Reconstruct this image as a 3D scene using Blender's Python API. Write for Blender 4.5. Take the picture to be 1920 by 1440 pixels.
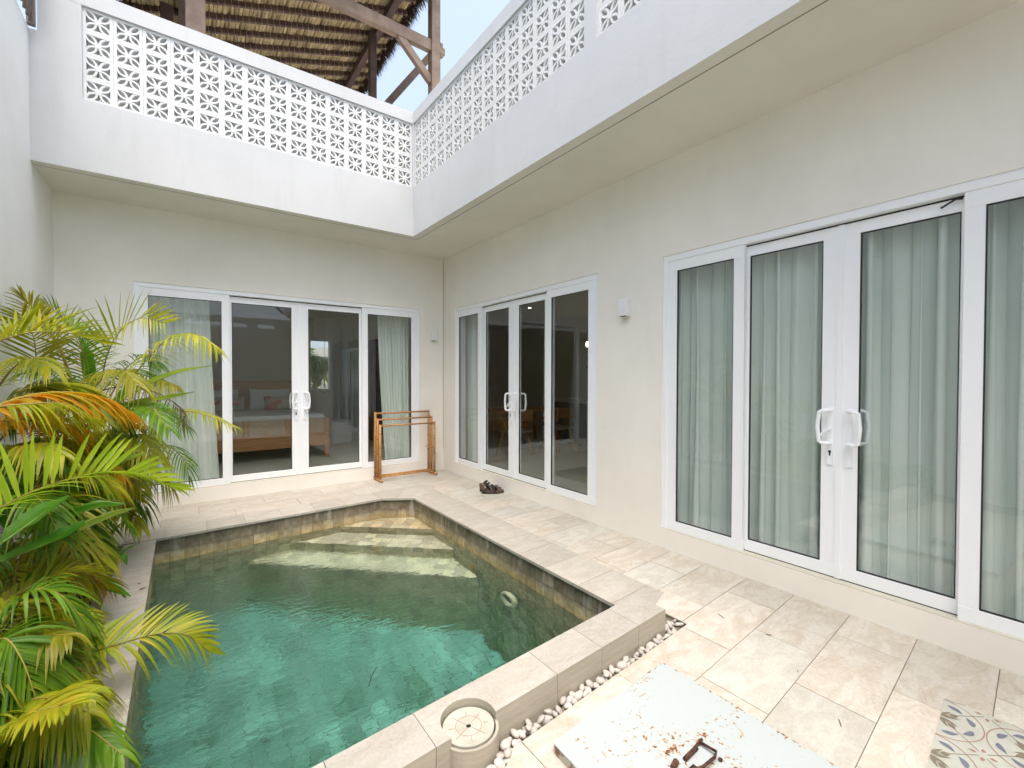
import bpy, bmesh, math, random
from math import sin, cos, pi, radians, sqrt, atan2
from mathutils import Vector, Matrix

random.seed(7)
SC = bpy.context.scene
for o in list(bpy.data.objects):
    bpy.data.objects.remove(o)

# ------------------------------------------------------------------ camera
CP = Vector((-3.3935, -6.4801, 1.5))
YAW, PIT, ROL, FPX = radians(-36.3255), radians(-.8713), radians(.1107), 839.45
FW = Vector((-sin(YAW) * cos(PIT), cos(YAW) * cos(PIT), sin(PIT)))
R0 = Vector((cos(YAW), sin(YAW), 0))
U0 = R0.cross(FW)
RT = R0 * cos(ROL) + U0 * sin(ROL)
UP = -R0 * sin(ROL) + U0 * cos(ROL)
cd = bpy.data.cameras.new('camera')
cam = bpy.data.objects.new('camera', cd)
SC.collection.objects.link(cam)
cd.sensor_width = 36
cd.lens = FPX / 1920 * 36
cd.clip_start = .05
cd.clip_end = 500
M4 = Matrix((RT, UP, -FW)).transposed().to_4x4()
M4.translation = CP
cam.matrix_world = M4
SC.camera = cam

# ------------------------------------------------------------------ light
SUN_EL, SUN_AZ = radians(69), radians(200)      # azimuth clockwise from +Y
w = bpy.data.worlds.new('World')
SC.world = w
w.use_nodes = True
nt = w.node_tree
bg = nt.nodes['Background']
sky = nt.nodes.new('ShaderNodeTexSky')
sky.sky_type = 'NISHITA'
sky.sun_disc = False
sky.sun_elevation = SUN_EL
sky.sun_rotation = SUN_AZ
sky.air_density = .7
sky.dust_density = 6.0
sky.ozone_density = .6
veil = nt.nodes.new('ShaderNodeMix'); veil.data_type = 'RGBA'      # thin bright cloud veil over the whole sky
veil.inputs['Factor'].default_value = .45
nt.links.new(sky.outputs[0], veil.inputs['A']); veil.inputs['B'].default_value = (1.95, 2.3, 2.65, 1)
nt.links.new(veil.outputs['Result'], bg.inputs[0])
bg.inputs[1].default_value = .15
sd = bpy.data.lights.new('sun', 'SUN')
sd.energy = .9
sd.angle = radians(62)
sd.color = (1, .95, .88)
sun = bpy.data.objects.new('sun', sd)
SC.collection.objects.link(sun)
sv = Vector((sin(SUN_AZ) * cos(SUN_EL), cos(SUN_AZ) * cos(SUN_EL), sin(SUN_EL)))
sun.rotation_euler = sv.to_track_quat('Z', 'Y').to_euler()
sun.location = sv * 40
SC.view_settings.view_transform = 'Standard'
SC.view_settings.look = 'None'
SC.view_settings.gamma = 1
SC.view_settings.use_curve_mapping = False
SC.view_settings.exposure = 1.74
cy = SC.cycles
cy.use_denoising = True
cy.max_bounces = 14
cy.diffuse_bounces = 9
cy.glossy_bounces = 4
cy.transmission_bounces = 10
cy.transparent_max_bounces = 24
cy.volume_bounces = 0
cy.caustics_refractive = True
cy.caustics_reflective = False
cy.sample_clamp_indirect = 6
cy.blur_glossy = .5

# ------------------------------------------------------------------ helpers
def P(px, py, d):
    """point seen at photo pixel (px, py) at forward distance d"""
    return CP + (FW + RT * ((px - 960) / FPX) - UP * ((py - 720) / FPX)) * d


def mat(name, col=(.8, .8, .8), rough=.6, col2=None, scale=4., detail=4., contrast=(.35, .65), spec=.5,
        bump=0., bscale=60., per=0., metal=0., stretch=None, sss=0., trans=0., island=0., wave=None):
    m = bpy.data.materials.new(name)
    m.use_nodes = True
    n, l = m.node_tree.nodes, m.node_tree.links
    b = n['Principled BSDF']
    b.inputs['Roughness'].default_value = rough
    b.inputs['Metallic'].default_value = metal
    b.inputs['Specular IOR Level'].default_value = spec
    b.inputs['Base Color'].default_value = (*col, 1)
    tc = n.new('ShaderNodeTexCoord')
    oi = n.new('ShaderNodeObjectInfo')
    mul = n.new('ShaderNodeVectorMath'); mul.operation = 'SCALE'
    mul.inputs[0].default_value = (37, 53, 71)
    l.new(oi.outputs['Random'], mul.inputs['Scale'])
    add = n.new('ShaderNodeVectorMath'); add.operation = 'ADD'
    l.new(tc.outputs['Object'], add.inputs[0]); l.new(mul.outputs[0], add.inputs[1])
    vec = add.outputs[0] if per else tc.outputs['Object']
    if stretch:
        mp = n.new('ShaderNodeMapping'); mp.inputs['Scale'].default_value = stretch
        l.new(vec, mp.inputs[0]); vec = mp.outputs[0]
    out = None
    if col2:
        nz = n.new('ShaderNodeTexNoise')
        nz.inputs['Scale'].default_value = scale; nz.inputs['Detail'].default_value = detail
        nz.inputs['Roughness'].default_value = .6
        l.new(vec, nz.inputs[0])
        cr = n.new('ShaderNodeValToRGB')
        cr.color_ramp.elements[0].position = contrast[0]; cr.color_ramp.elements[1].position = contrast[1]
        cr.color_ramp.elements[0].color = (*col, 1); cr.color_ramp.elements[1].color = (*col2, 1)
        l.new(nz.outputs[0], cr.inputs[0])
        out = cr.outputs[0]
    if per or island:
        hs = n.new('ShaderNodeHueSaturation')
        mr = n.new('ShaderNodeMapRange')
        a = per or island
        mr.inputs['To Min'].default_value = 1 - a; mr.inputs['To Max'].default_value = 1 + a
        if per:
            l.new(oi.outputs['Random'], mr.inputs[0])
        else:
            ge = n.new('ShaderNodeNewGeometry'); l.new(ge.outputs['Random Per Island'], mr.inputs[0])
        l.new(mr.outputs[0], hs.inputs['Value'])
        if out: l.new(out, hs.inputs['Color'])
        else: hs.inputs['Color'].default_value = (*col, 1)
        out = hs.outputs[0]
    if out: l.new(out, b.inputs['Base Color'])
    if bump:
        nb = n.new('ShaderNodeTexNoise'); nb.inputs['Scale'].default_value = bscale; nb.inputs['Detail'].default_value = 5
        l.new(vec, nb.inputs[0])
        bp = n.new('ShaderNodeBump'); bp.inputs['Strength'].default_value = bump; bp.inputs['Distance'].default_value = .02
        l.new(nb.outputs[0], bp.inputs['Height']); l.new(bp.outputs[0], b.inputs['Normal'])
    if trans:
        tr = n.new('ShaderNodeBsdfTranslucent')
        if out: l.new(out, tr.inputs[0])
        else: tr.inputs[0].default_value = (*col, 1)
        mx = n.new('ShaderNodeMixShader'); mx.inputs[0].default_value = trans
        l.new(b.outputs[0], mx.inputs[1]); l.new(tr.outputs[0], mx.inputs[2])
        l.new(mx.outputs[0], n['Material Output'].inputs[0])
    return m


class MB:
    def __init__(s): s.v = []; s.f = []; s.m = []
    def add(s, vs, fs, mi=0):
        o = len(s.v); s.v += [tuple(v) for v in vs]
        for f in fs: s.f.append(tuple(i + o for i in f)); s.m.append(mi)
    def box(s, x0, x1, y0, y1, z0, z1, mi=0, mp=None):
        vs = [(x, y, z) for z in (z0, z1) for y in (y0, y1) for x in (x0, x1)]
        if mp: vs = [mp(*v) for v in vs]
        s.add(vs, [(0, 2, 3, 1), (4, 5, 7, 6), (0, 1, 5, 4), (2, 6, 7, 3), (0, 4, 6, 2), (1, 3, 7, 5)], mi)
    def prism(s, poly, z0, z1, mi=0, bottom=True):
        n = len(poly)
        vs = [(x, y, z0) for x, y in poly] + [(x, y, z1) for x, y in poly]
        fs = [tuple(range(n, 2 * n))] + [(i, (i + 1) % n, n + (i + 1) % n, n + i) for i in range(n)]
        if bottom: fs.append(tuple(range(n - 1, -1, -1)))
        s.add(vs, fs, mi)
    def bar(s, a, b, w, h, up=(0, 0, 1), mi=0):
        a, b = Vector(a), Vector(b); t = (b - a).normalized(); u = Vector(up)
        sd_ = t.cross(u).normalized(); u = sd_.cross(t).normalized()
        vs = [p + sd_ * (i * w / 2) + u * (j * h / 2) for p in (a, b) for i, j in ((-1, -1), (1, -1), (1, 1), (-1, 1))]
        s.add(vs, [(0, 1, 2, 3), (4, 7, 6, 5), (0, 4, 5, 1), (1, 5, 6, 2), (2, 6, 7, 3), (3, 7, 4, 0)], mi)
    def tube(s, pts, rad, seg=8, mi=0, cap=True):
        pts = [Vector(p) for p in pts]; n = len(pts)
        rs = rad if isinstance(rad, (list, tuple)) else [rad] * n
        o = len(s.v); prev = None
        for i, p in enumerate(pts):
            t = (pts[min(i + 1, n - 1)] - pts[max(i - 1, 0)]).normalized()
            if prev is None:
                prev = t.orthogonal().normalized()
            a = (prev - t * prev.dot(t)).normalized(); prev = a; b = t.cross(a)
            for k in range(seg):
                an = 2 * pi * k / seg
                s.v.append(tuple(p + (a * cos(an) + b * sin(an)) * rs[i]))
        for i in range(n - 1):
            for k in range(seg):
                k2 = (k + 1) % seg
                s.f.append((o + i * seg + k, o + i * seg + k2, o + (i + 1) * seg + k2, o + (i + 1) * seg + k)); s.m.append(mi)
        if cap:
            s.f.append(tuple(o + k for k in range(seg - 1, -1, -1))); s.m.append(mi)
            s.f.append(tuple(o + (n - 1) * seg + k for k in range(seg))); s.m.append(mi)
    def mesh(s, name, mats, smooth=False, fix=False, bevel=0):
        me = bpy.data.meshes.new(name)
        me.from_pydata(s.v, [], s.f)
        for m in (mats if isinstance(mats, (list, tuple)) else [mats]): me.materials.append(m)
        me.polygons.foreach_set('material_index', s.m)
        if fix or bevel:
            bm = bmesh.new(); bm.from_mesh(me)
            bmesh.ops.recalc_face_normals(bm, faces=bm.faces)
            if bevel:
                bmesh.ops.bevel(bm, geom=list(bm.edges), offset=bevel, segments=1, affect='EDGES', clamp_overlap=True)
            bm.to_mesh(me); bm.free()
        if smooth: me.polygons.foreach_set('use_smooth', [True] * len(me.polygons))
        me.update()
        return me


def link(name, data, parent=None, loc=None):
    o = bpy.data.objects.new(name, data)
    SC.collection.objects.link(o)
    if loc is not None: o.location = loc
    if parent is not None:
        o.parent = parent
        if parent.type == 'EMPTY' or loc is None:
            o.matrix_parent_inverse = Matrix.Translation(-root_loc(parent))
    return o


def root_loc(o):
    p = Vector((0, 0, 0))
    while o is not None:
        if o.type == 'EMPTY': p += Vector(o.location)
        o = o.parent
    return p


def tag(o, label=None, cat=None, group=None, kind=None):
    if label: o['label'] = label
    if cat: o['category'] = cat
    if group: o['group'] = group
    if kind: o['kind'] = kind
    return o


def thing(name, label, cat, loc=(0, 0, 0), group=None):
    o = bpy.data.objects.new(name, None); SC.collection.objects.link(o); o.location = loc
    o.empty_display_size = .1
    return tag(o, label, cat, group)


def part(name, mb, mats, parent, **k):
    """mesh given in world coordinates under a thing or one of its parts"""
    o = bpy.data.objects.new(name, mb.mesh(name, mats, **k) if isinstance(mb, MB) else mb)
    SC.collection.objects.link(o)
    if parent is not None:
        o.parent = parent
        if parent.type == 'EMPTY':
            o.matrix_parent_inverse = Matrix.Translation(-Vector(parent.location))
    return o


def clip_in(poly, B):
    """convex B counter-clockwise"""
    out = poly
    for i in range(len(B)):
        a, b = B[i], B[(i + 1) % len(B)]
        out = half(out, a, b, 1)
        if len(out) < 3: return []
    return out


def half(poly, a, b, sgn):
    res = []
    ex, ey = b[0] - a[0], b[1] - a[1]
    d = lambda p: sgn * (ex * (p[1] - a[1]) - ey * (p[0] - a[0]))
    for i in range(len(poly)):
        p, q = poly[i], poly[(i + 1) % len(poly)]
        dp, dq = d(p), d(q)
        if dp >= 0: res.append(p)
        if dp * dq < 0:
            t = dp / (dp - dq); res.append((p[0] + (q[0] - p[0]) * t, p[1] + (q[1] - p[1]) * t))
    return res


def parea(p): return .5 * sum(p[i][0] * p[(i + 1) % len(p)][1] - p[(i + 1) % len(p)][0] * p[i][1] for i in range(len(p)))


def clip_out(poly, B):
    frs = []; cur = poly
    for i in range(len(B)):
        a, b = B[i], B[(i + 1) % len(B)]
        o = half(cur, a, b, -1)
        if len(o) >= 3 and abs(parea(o)) > 1e-5: frs.append(o)
        cur = half(cur, a, b, 1)
        if len(cur) < 3: break
    return frs


def minus(poly, obs):
    ps = [poly]
    for B in obs:
        ps = [f for p in ps for f in clip_out(p, B)]
    return [p for p in ps if abs(parea(p)) > 2e-5]


def ccw(p): return p if parea(p) > 0 else p[::-1]


# ------------------------------------------------------------------ materials
def plaster(name, col, streak=.16):
    m = mat(name, col, .85, tuple(c * .91 for c in col), 1.1, 7, (.35, .7), spec=.2, bump=.07, bscale=30)
    n, l = m.node_tree.nodes, m.node_tree.links; b = n['Principled BSDF']
    src = b.inputs['Base Color'].links[0].from_socket
    ge = n.new('ShaderNodeNewGeometry'); mp = n.new('ShaderNodeMapping'); mp.inputs['Scale'].default_value = (5, 5, .7)
    l.new(ge.outputs['Position'], mp.inputs[0])
    nz = n.new('ShaderNodeTexNoise'); nz.inputs['Scale'].default_value = 1.3; nz.inputs['Detail'].default_value = 8; nz.inputs['Roughness'].default_value = .7
    l.new(mp.outputs[0], nz.inputs[0])
    mr = n.new('ShaderNodeMapRange'); mr.inputs['From Min'].default_value = .54; mr.inputs['From Max'].default_value = .78; mr.inputs['To Max'].default_value = streak
    l.new(nz.outputs[0], mr.inputs[0])
    mx = n.new('ShaderNodeMix'); mx.data_type = 'RGBA'; l.new(mr.outputs[0], mx.inputs['Factor']); l.new(src, mx.inputs['A'])
    mx.inputs['B'].default_value = (*[c * .80 for c in col], 1); l.new(mx.outputs['Result'], b.inputs['Base Color'])
    return m


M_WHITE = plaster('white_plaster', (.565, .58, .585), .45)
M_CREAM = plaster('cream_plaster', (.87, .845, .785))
M_LEFT = plaster('boundary_plaster', (.84, .85, .83))
M_SOFFIT = plaster('soffit_paint', (.78, .755, .69))
M_BLOCK = mat('white_block_paint', (.70, .71, .71), .7, (.63, .64, .62), 3, 5, spec=.2, bump=.15, bscale=50)
M_UPVC = mat('white_upvc', (.88, .91, .94), .32, spec=.5)
M_GASKET = mat('black_rubber', (.012, .012, .015), .6)
M_SILL = mat('cream_sill', (.66, .63, .53), .5, (.58, .55, .46), 6)
M_GROUT = mat('grout', (.27, .23, .19), .9)
M_GROUTP = mat('pool_grout', (.17, .16, .11), .9)
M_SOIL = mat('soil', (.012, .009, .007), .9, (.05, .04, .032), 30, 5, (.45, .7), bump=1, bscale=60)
M_INT = mat('interior_wall', (.82, .80, .74), .8)
M_INTF = mat('interior_floor', (.62, .60, .54), .35, (.56, .54, .48), 2)
M_WOODB = mat('terrace_wood', (.15, .10, .07), .6, (.25, .185, .135), 5, 5, (.3, .7), stretch=(1, 1, 1), bump=.3, bscale=30)
M_WOODD = mat('dark_wood', (.055, .03, .024), .65, (.10, .06, .045), 5, 5)
M_TEAK = mat('teak', (.50, .25, .085), .45, (.34, .155, .05), 6, 5, stretch=(1, 6, 12))
M_BAMB = mat('bamboo', (.52, .27, .085), .4, (.40, .18, .05), 9, 4, (.35, .7), bump=.1, bscale=40)
M_BAMBN = mat('bamboo_node', (.16, .07, .03), .6)
M_CURT = mat('curtain_fabric', (.72, .78, .755), .9, spec=.1, bump=.15, bscale=120, trans=.04)
M_SHEER = mat('sheer_fabric', (.88, .93, .89), .9, spec=.1, bump=.15, bscale=120, trans=.15)
M_LAMP = mat('lamp_body', (.78, .79, .80), .5)
M_SHOE = mat('brown_leather', (.085, .05, .035), .6, (.13, .085, .06), 20, bump=.3, bscale=90)
M_SHOED = mat('dark_rubber', (.025, .02, .018), .7)
M_PEB = mat('pebble', (.53, .495, .455), .55, (.38, .35, .325), 9, 5, (.4, .75), per=.17, bump=.1, bscale=50)
M_THATCH = mat('thatch', (.47, .38, .22), .95, (.30, .23, .12), 9, 6, (.3, .7), island=.3, bump=.8, bscale=90, spec=.05)
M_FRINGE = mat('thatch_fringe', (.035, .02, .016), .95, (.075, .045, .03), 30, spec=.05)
M_IRON = mat('iron', (.13, .10, .09), .6, (.20, .16, .14), 20)
M_BRASS = mat('brass', (.5, .3, .1), .35, metal=.8)


def stone_mat(name, base, alt, vein, rough=.42):
    m = bpy.data.materials.new(name); m.use_nodes = True
    n, l = m.node_tree.nodes, m.node_tree.links
    b = n['Principled BSDF']
    tc = n.new('ShaderNodeTexCoord'); oi = n.new('ShaderNodeObjectInfo')
    mul = n.new('ShaderNodeVectorMath'); mul.operation = 'SCALE'; mul.inputs[0].default_value = (37, 53, 71)
    l.new(oi.outputs['Random'], mul.inputs['Scale'])
    add = n.new('ShaderNodeVectorMath'); l.new(tc.outputs['Object'], add.inputs[0]); l.new(mul.outputs[0], add.inputs[1])
    mp = n.new('ShaderNodeMapping'); mp.inputs['Scale'].default_value = (1, 2.2, 1)
    mp.inputs['Rotation'].default_value = (0, 0, .3)
    l.new(add.outputs[0], mp.inputs[0])
    # broad clouds
    a = n.new('ShaderNodeTexNoise'); a.inputs['Scale'].default_value = 4.2; a.inputs['Detail'].default_value = 8
    a.inputs['Roughness'].default_value = .62; a.inputs['Distortion'].default_value = 1.1
    l.new(mp.outputs[0], a.inputs[0])
    r = n.new('ShaderNodeValToRGB'); e = r.color_ramp.elements
    e[0].position = .36; e[0].color = (*alt, 1); e[1].position = .58; e[1].color = (*base, 1)
    x = r.color_ramp.elements.new(.5); x.color = (*[(p + q) / 2 for p, q in zip(base, alt)], 1)
    l.new(a.outputs[0], r.inputs[0])
    # thin veins: band of a distorted noise
    v = n.new('ShaderNodeTexNoise'); v.inputs['Scale'].default_value = 3.1; v.inputs['Detail'].default_value = 7
    v.inputs['Distortion'].default_value = 2.0
    l.new(add.outputs[0], v.inputs[0])
    s1 = n.new('ShaderNodeMath'); s1.operation = 'SUBTRACT'; s1.inputs[1].default_value = .5; l.new(v.outputs[0], s1.inputs[0])
    s2 = n.new('ShaderNodeMath'); s2.operation = 'ABSOLUTE'; l.new(s1.outputs[0], s2.inputs[0])
    mr = n.new('ShaderNodeMapRange'); mr.inputs['From Min'].default_value = 0; mr.inputs['From Max'].default_value = .012
    mr.inputs['To Min'].default_value = .38; mr.inputs['To Max'].default_value = 0
    l.new(s2.outputs[0], mr.inputs[0])
    mx = n.new('ShaderNodeMix'); mx.data_type = 'RGBA'
    l.new(mr.outputs[0], mx.inputs['Factor']); l.new(r.outputs[0], mx.inputs['A']); mx.inputs['B'].default_value = (*vein, 1)
    # speckle
    sp = n.new('ShaderNodeTexNoise'); sp.inputs['Scale'].default_value = 70; sp.inputs['Detail'].default_value = 3
    l.new(add.outputs[0], sp.inputs[0])
    sr = n.new('ShaderNodeMapRange'); sr.inputs['From Min'].default_value = .35; sr.inputs['From Max'].default_value = .7
    sr.inputs['To Min'].default_value = .93; sr.inputs['To Max'].default_value = 1.05
    l.new(sp.outputs[0], sr.inputs[0])
    hs = n.new('ShaderNodeHueSaturation'); l.new(mx.outputs['Result'], hs.inputs['Color'])
    rr = n.new('ShaderNodeMapRange'); rr.inputs['To Min'].default_value = .9; rr.inputs['To Max'].default_value = 1.07
    l.new(oi.outputs['Random'], rr.inputs[0])
    mm = n.new('ShaderNodeMath'); mm.operation = 'MULTIPLY'; l.new(sr.outputs[0], mm.inputs[0]); l.new(rr.outputs[0], mm.inputs[1])
    l.new(mm.outputs[0], hs.inputs['Value'])
    l.new(hs.outputs[0], b.inputs['Base Color'])
    b.inputs['Roughness'].default_value = rough
    b.inputs['Specular IOR Level'].default_value = .35
    bp = n.new('ShaderNodeBump'); bp.inputs['Strength'].default_value = .08; bp.inputs['Distance'].default_value = .01
    l.new(sp.outputs[0], bp.inputs['Height']); l.new(bp.outputs[0], b.inputs['Normal'])
    return m


M_TILE = stone_mat('limestone_tile', (.575, .545, .485), (.49, .435, .36), (.36, .28, .21))
M_TILE2 = stone_mat('limestone_tile_grey', (.56, .545, .49), (.475, .45, .395), (.66, .63, .58))
M_COPE = stone_mat('coping_stone', (.47, .445, .40), (.41, .38, .33), (.34, .28, .23), .5)
M_FACE = mat('coping_face', (.44, .41, .34), .6, (.34, .31, .25), 8, 6, (.3, .7), stretch=(.6, .6, 5), bump=.15, bscale=60)


def pool_tile_mat(island, c0=(.32, .285, .17), c1=(.54, .50, .33), nm=''):
    m = bpy.data.materials.new('pool_stone' + nm + ('_far' if island else '')); m.use_nodes = True
    n, l = m.node_tree.nodes, m.node_tree.links
    b = n['Principled BSDF']; b.inputs['Roughness'].default_value = .6
    ge = n.new('ShaderNodeNewGeometry')
    nz = n.new('ShaderNodeTexNoise'); nz.inputs['Scale'].default_value = 22; nz.inputs['Detail'].default_value = 6
    l.new(ge.outputs['Position'], nz.inputs[0])
    r = n.new('ShaderNodeValToRGB'); e = r.color_ramp.elements
    e[0].position = .3; e[0].color = (*c0, 1); e[1].position = .7; e[1].color = (*c1, 1)
    l.new(nz.outputs[0], r.inputs[0])
    # per tile tone
    hs = n.new('ShaderNodeHueSaturation'); mr = n.new('ShaderNodeMapRange')
    if island: l.new(ge.outputs['Random Per Island'], mr.inputs[0])
    else:
        oi = n.new('ShaderNodeObjectInfo'); l.new(oi.outputs['Random'], mr.inputs[0])
    mr.inputs['To Min'].default_value = .72; mr.inputs['To Max'].default_value = 1.25
    l.new(mr.outputs[0], hs.inputs['Value']); l.new(r.outputs[0], hs.inputs['Color'])
    if nm == '_green':                # patchy tone, darker green to turquoise
        pz = n.new('ShaderNodeTexNoise'); pz.inputs['Scale'].default_value = 2.2; pz.inputs['Detail'].default_value = 4; pz.inputs['Distortion'].default_value = .7
        l.new(ge.outputs['Position'], pz.inputs[0])
        pm_ = n.new('ShaderNodeMapRange'); pm_.inputs['From Min'].default_value = .35; pm_.inputs['From Max'].default_value = .65
        pm_.inputs['To Min'].default_value = .25; pm_.inputs['To Max'].default_value = .75; l.new(pz.outputs[0], pm_.inputs[0])
        mz = n.new('ShaderNodeMath'); mz.operation = 'ADD'; mz.inputs[1].default_value = 0
        l.new(nz.outputs[0], mz.inputs[0])
        av = n.new('ShaderNodeMix'); av.inputs['Factor'].default_value = .7
        l.new(nz.outputs[0], av.inputs['A']); l.new(pm_.outputs[0], av.inputs['B']); l.new(av.outputs['Result'], r.inputs[0])
        mr.inputs['To Min'].default_value = .8; mr.inputs['To Max'].default_value = 1.15
    # dirt above the water line and the orange scale band on it
    sx = n.new('ShaderNodeSeparateXYZ'); l.new(ge.outputs['Position'], sx.inputs[0])
    wob = n.new('ShaderNodeTexNoise'); wob.inputs['Scale'].default_value = 9; wob.inputs['Detail'].default_value = 5
    l.new(ge.outputs['Position'], wob.inputs[0])
    ad = n.new('ShaderNodeMath'); ad.operation = 'MULTIPLY_ADD'; l.new(wob.outputs[0], ad.inputs[0])
    ad.inputs[1].default_value = .05; l.new(sx.outputs[2], ad.inputs[2])
    dr = n.new('ShaderNodeValToRGB'); d = dr.color_ramp.elements
    zz = lambda z: (z + .025 + .4) / .5
    mr2 = n.new('ShaderNodeMapRange'); mr2.inputs['From Min'].default_value = -.4; mr2.inputs['From Max'].default_value = .1
    l.new(ad.outputs[0], mr2.inputs[0]); l.new(mr2.outputs[0], dr.inputs[0])
    d[0].position = zz(-.262); d[0].color = (1, 1, 1, 1)
    d[1].position = zz(-.02); d[1].color = (.30, .28, .30, 1)
    for z, c in ((-.245, (1.0, .86, .62, 1)), (-.215, (1.0, .84, .66, 1)), (-.17, (.85, .78, .78, 1)), (-.13, (.50, .46, .5, 1))):
        q = dr.color_ramp.elements.new(zz(z)); q.color = c
    mu = n.new('ShaderNodeMix'); mu.data_type = 'RGBA'; mu.blend_type = 'MULTIPLY'; mu.inputs['Factor'].default_value = 1
    l.new(hs.outputs[0], mu.inputs['A']); l.new(dr.outputs[0], mu.inputs['B'])
    # pale lime streaks above the water line
    mp = n.new('ShaderNodeMapping'); mp.inputs['Scale'].default_value = (9, 9, 1.5); l.new(ge.outputs['Position'], mp.inputs[0])
    st = n.new('ShaderNodeTexNoise'); st.inputs['Scale'].default_value = 1.6; st.inputs['Detail'].default_value = 5; l.new(mp.outputs[0], st.inputs[0])
    sr = n.new('ShaderNodeMapRange'); sr.inputs['From Min'].default_value = .56; sr.inputs['From Max'].default_value = .74
    sr.inputs['To Max'].default_value = .55; l.new(st.outputs[0], sr.inputs[0])
    zm = n.new('ShaderNodeMapRange'); zm.inputs['From Min'].default_value = -.25; zm.inputs['From Max'].default_value = -.2
    l.new(sx.outputs[2], zm.inputs[0])
    pr = n.new('ShaderNodeMath'); pr.operation = 'MULTIPLY'; l.new(sr.outputs[0], pr.inputs[0]); l.new(zm.outputs[0], pr.inputs[1])
    m2 = n.new('ShaderNodeMix'); m2.data_type = 'RGBA'; l.new(pr.outputs[0], m2.inputs['Factor'])
    l.new(mu.outputs['Result'], m2.inputs['A']); m2.inputs['B'].default_value = (.5, .5, .46, 1)
    l.new(m2.outputs['Result'], b.inputs['Base Color'])
    bp = n.new('ShaderNodeBump'); bp.inputs['Strength'].default_value = .3; bp.inputs['Distance'].default_value = .01
    l.new(nz.outputs[0], bp.inputs['Height']); l.new(bp.outputs[0], b.inputs['Normal'])
    return m


M_PT, M_PTI = pool_tile_mat(False), pool_tile_mat(True)
M_PTS_LIT = pool_tile_mat(True, (.58, .52, .34), (.78, .74, .56), '_step_lit')  # treads: paler copy of the riser stone, cleaner and with overhead light painted in
M_PTSN_LIT = pool_tile_mat(False, (.58, .52, .34), (.78, .74, .56), '_tread_lit')
M_PTF = pool_tile_mat(True, (.15, .25, .18), (.42, .62, .56), '_green')


def glass_mat():
    m = bpy.data.materials.new('window_glass'); m.use_nodes = True
    n, l = m.node_tree.nodes, m.node_tree.links
    n.remove(n['Principled BSDF'])
    t = n.new('ShaderNodeBsdfTransparent'); t.inputs[0].default_value = (.90, .93, .91, 1)
    g = n.new('ShaderNodeBsdfGlossy'); g.inputs['Roughness'].default_value = 0; g.inputs[0].default_value = (.95, 1, .99, 1)
    lw = n.new('ShaderNodeLayerWeight'); lw.inputs[0].default_value = .5          # symmetric for both sides of a thin pane
    pw = n.new('ShaderNodeMath'); pw.operation = 'POWER'; l.new(lw.outputs['Facing'], pw.inputs[0]); pw.inputs[1].default_value = 5
    f = n.new('ShaderNodeMath'); f.operation = 'MULTIPLY_ADD'; l.new(pw.outputs[0], f.inputs[0]); f.inputs[1].default_value = .91; f.inputs[2].default_value = .085
    mx = n.new('ShaderNodeMixShader')
    l.new(f.outputs[0], mx.inputs[0]); l.new(t.outputs[0], mx.inputs[1]); l.new(g.outputs[0], mx.inputs[2])
    l.new(mx.outputs[0], n['Material Output'].inputs[0])
    return m


M_GLASS = glass_mat()


def water_mat():
    m = bpy.data.materials.new('pool_water'); m.use_nodes = True
    n, l = m.node_tree.nodes, m.node_tree.links
    n.remove(n['Principled BSDF'])
    g = n.new('ShaderNodeBsdfGlass'); g.inputs['IOR'].default_value = 1.333; g.inputs['Roughness'].default_value = 0
    ge = n.new('ShaderNodeNewGeometry')
    # ripples: gentle everywhere, stronger in the middle of the pool and towards the planter
    mp = n.new('ShaderNodeMapping'); mp.inputs['Scale'].default_value = (1, 1.9, 1); mp.inputs['Rotation'].default_value = (0, 0, .5)
    l.new(ge.outputs['Position'], mp.inputs[0])
    a = n.new('ShaderNodeTexNoise'); a.inputs['Scale'].default_value = 4.2; a.inputs['Detail'].default_value = 1; a.inputs['Distortion'].default_value = .6
    b = n.new('ShaderNodeTexNoise'); b.inputs['Scale'].default_value = 11; b.inputs['Detail'].default_value = 3; b.inputs['Distortion'].default_value = 1.0
    l.new(mp.outputs[0], a.inputs[0]); l.new(mp.outputs[0], b.inputs[0])
    # mask
    ds = n.new('ShaderNodeVectorMath'); ds.operation = 'DISTANCE'; l.new(ge.outputs['Position'], ds.inputs[0]); ds.inputs[1].default_value = (-2.95, -2.75, -.235)
    mr = n.new('ShaderNodeMapRange'); mr.inputs['From Min'].default_value = .5; mr.inputs['From Max'].default_value = 1.9
    mr.inputs['To Min'].default_value = 1.7; mr.inputs['To Max'].default_value = .05; l.new(ds.outputs['Value'], mr.inputs[0])
    fb = n.new('ShaderNodeMath'); fb.operation = 'MULTIPLY'; l.new(b.outputs[0], fb.inputs[0]); l.new(mr.outputs[0], fb.inputs[1])
    fi = n.new('ShaderNodeMath'); fi.operation = 'MULTIPLY_ADD'; l.new(a.outputs[0], fi.inputs[0]); fi.inputs[1].default_value = 1.35
    l.new(fb.outputs[0], fi.inputs[2])
    bp = n.new('ShaderNodeBump'); bp.inputs['Strength'].default_value = .5; bp.inputs['Distance'].default_value = .010
    l.new(fi.outputs[0], bp.inputs['Height'])
    l.new(bp.outputs[0], g.inputs['Normal'])
    l.new(g.outputs[0], n['Material Output'].inputs[0])
    v = n.new('ShaderNodeVolumeAbsorption'); v.inputs[0].default_value = (.12, .84, .74, 1); v.inputs[1].default_value = .26
    l.new(v.outputs[0], n['Material Output'].inputs['Volume'])
    return m


M_WATER = water_mat()


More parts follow.
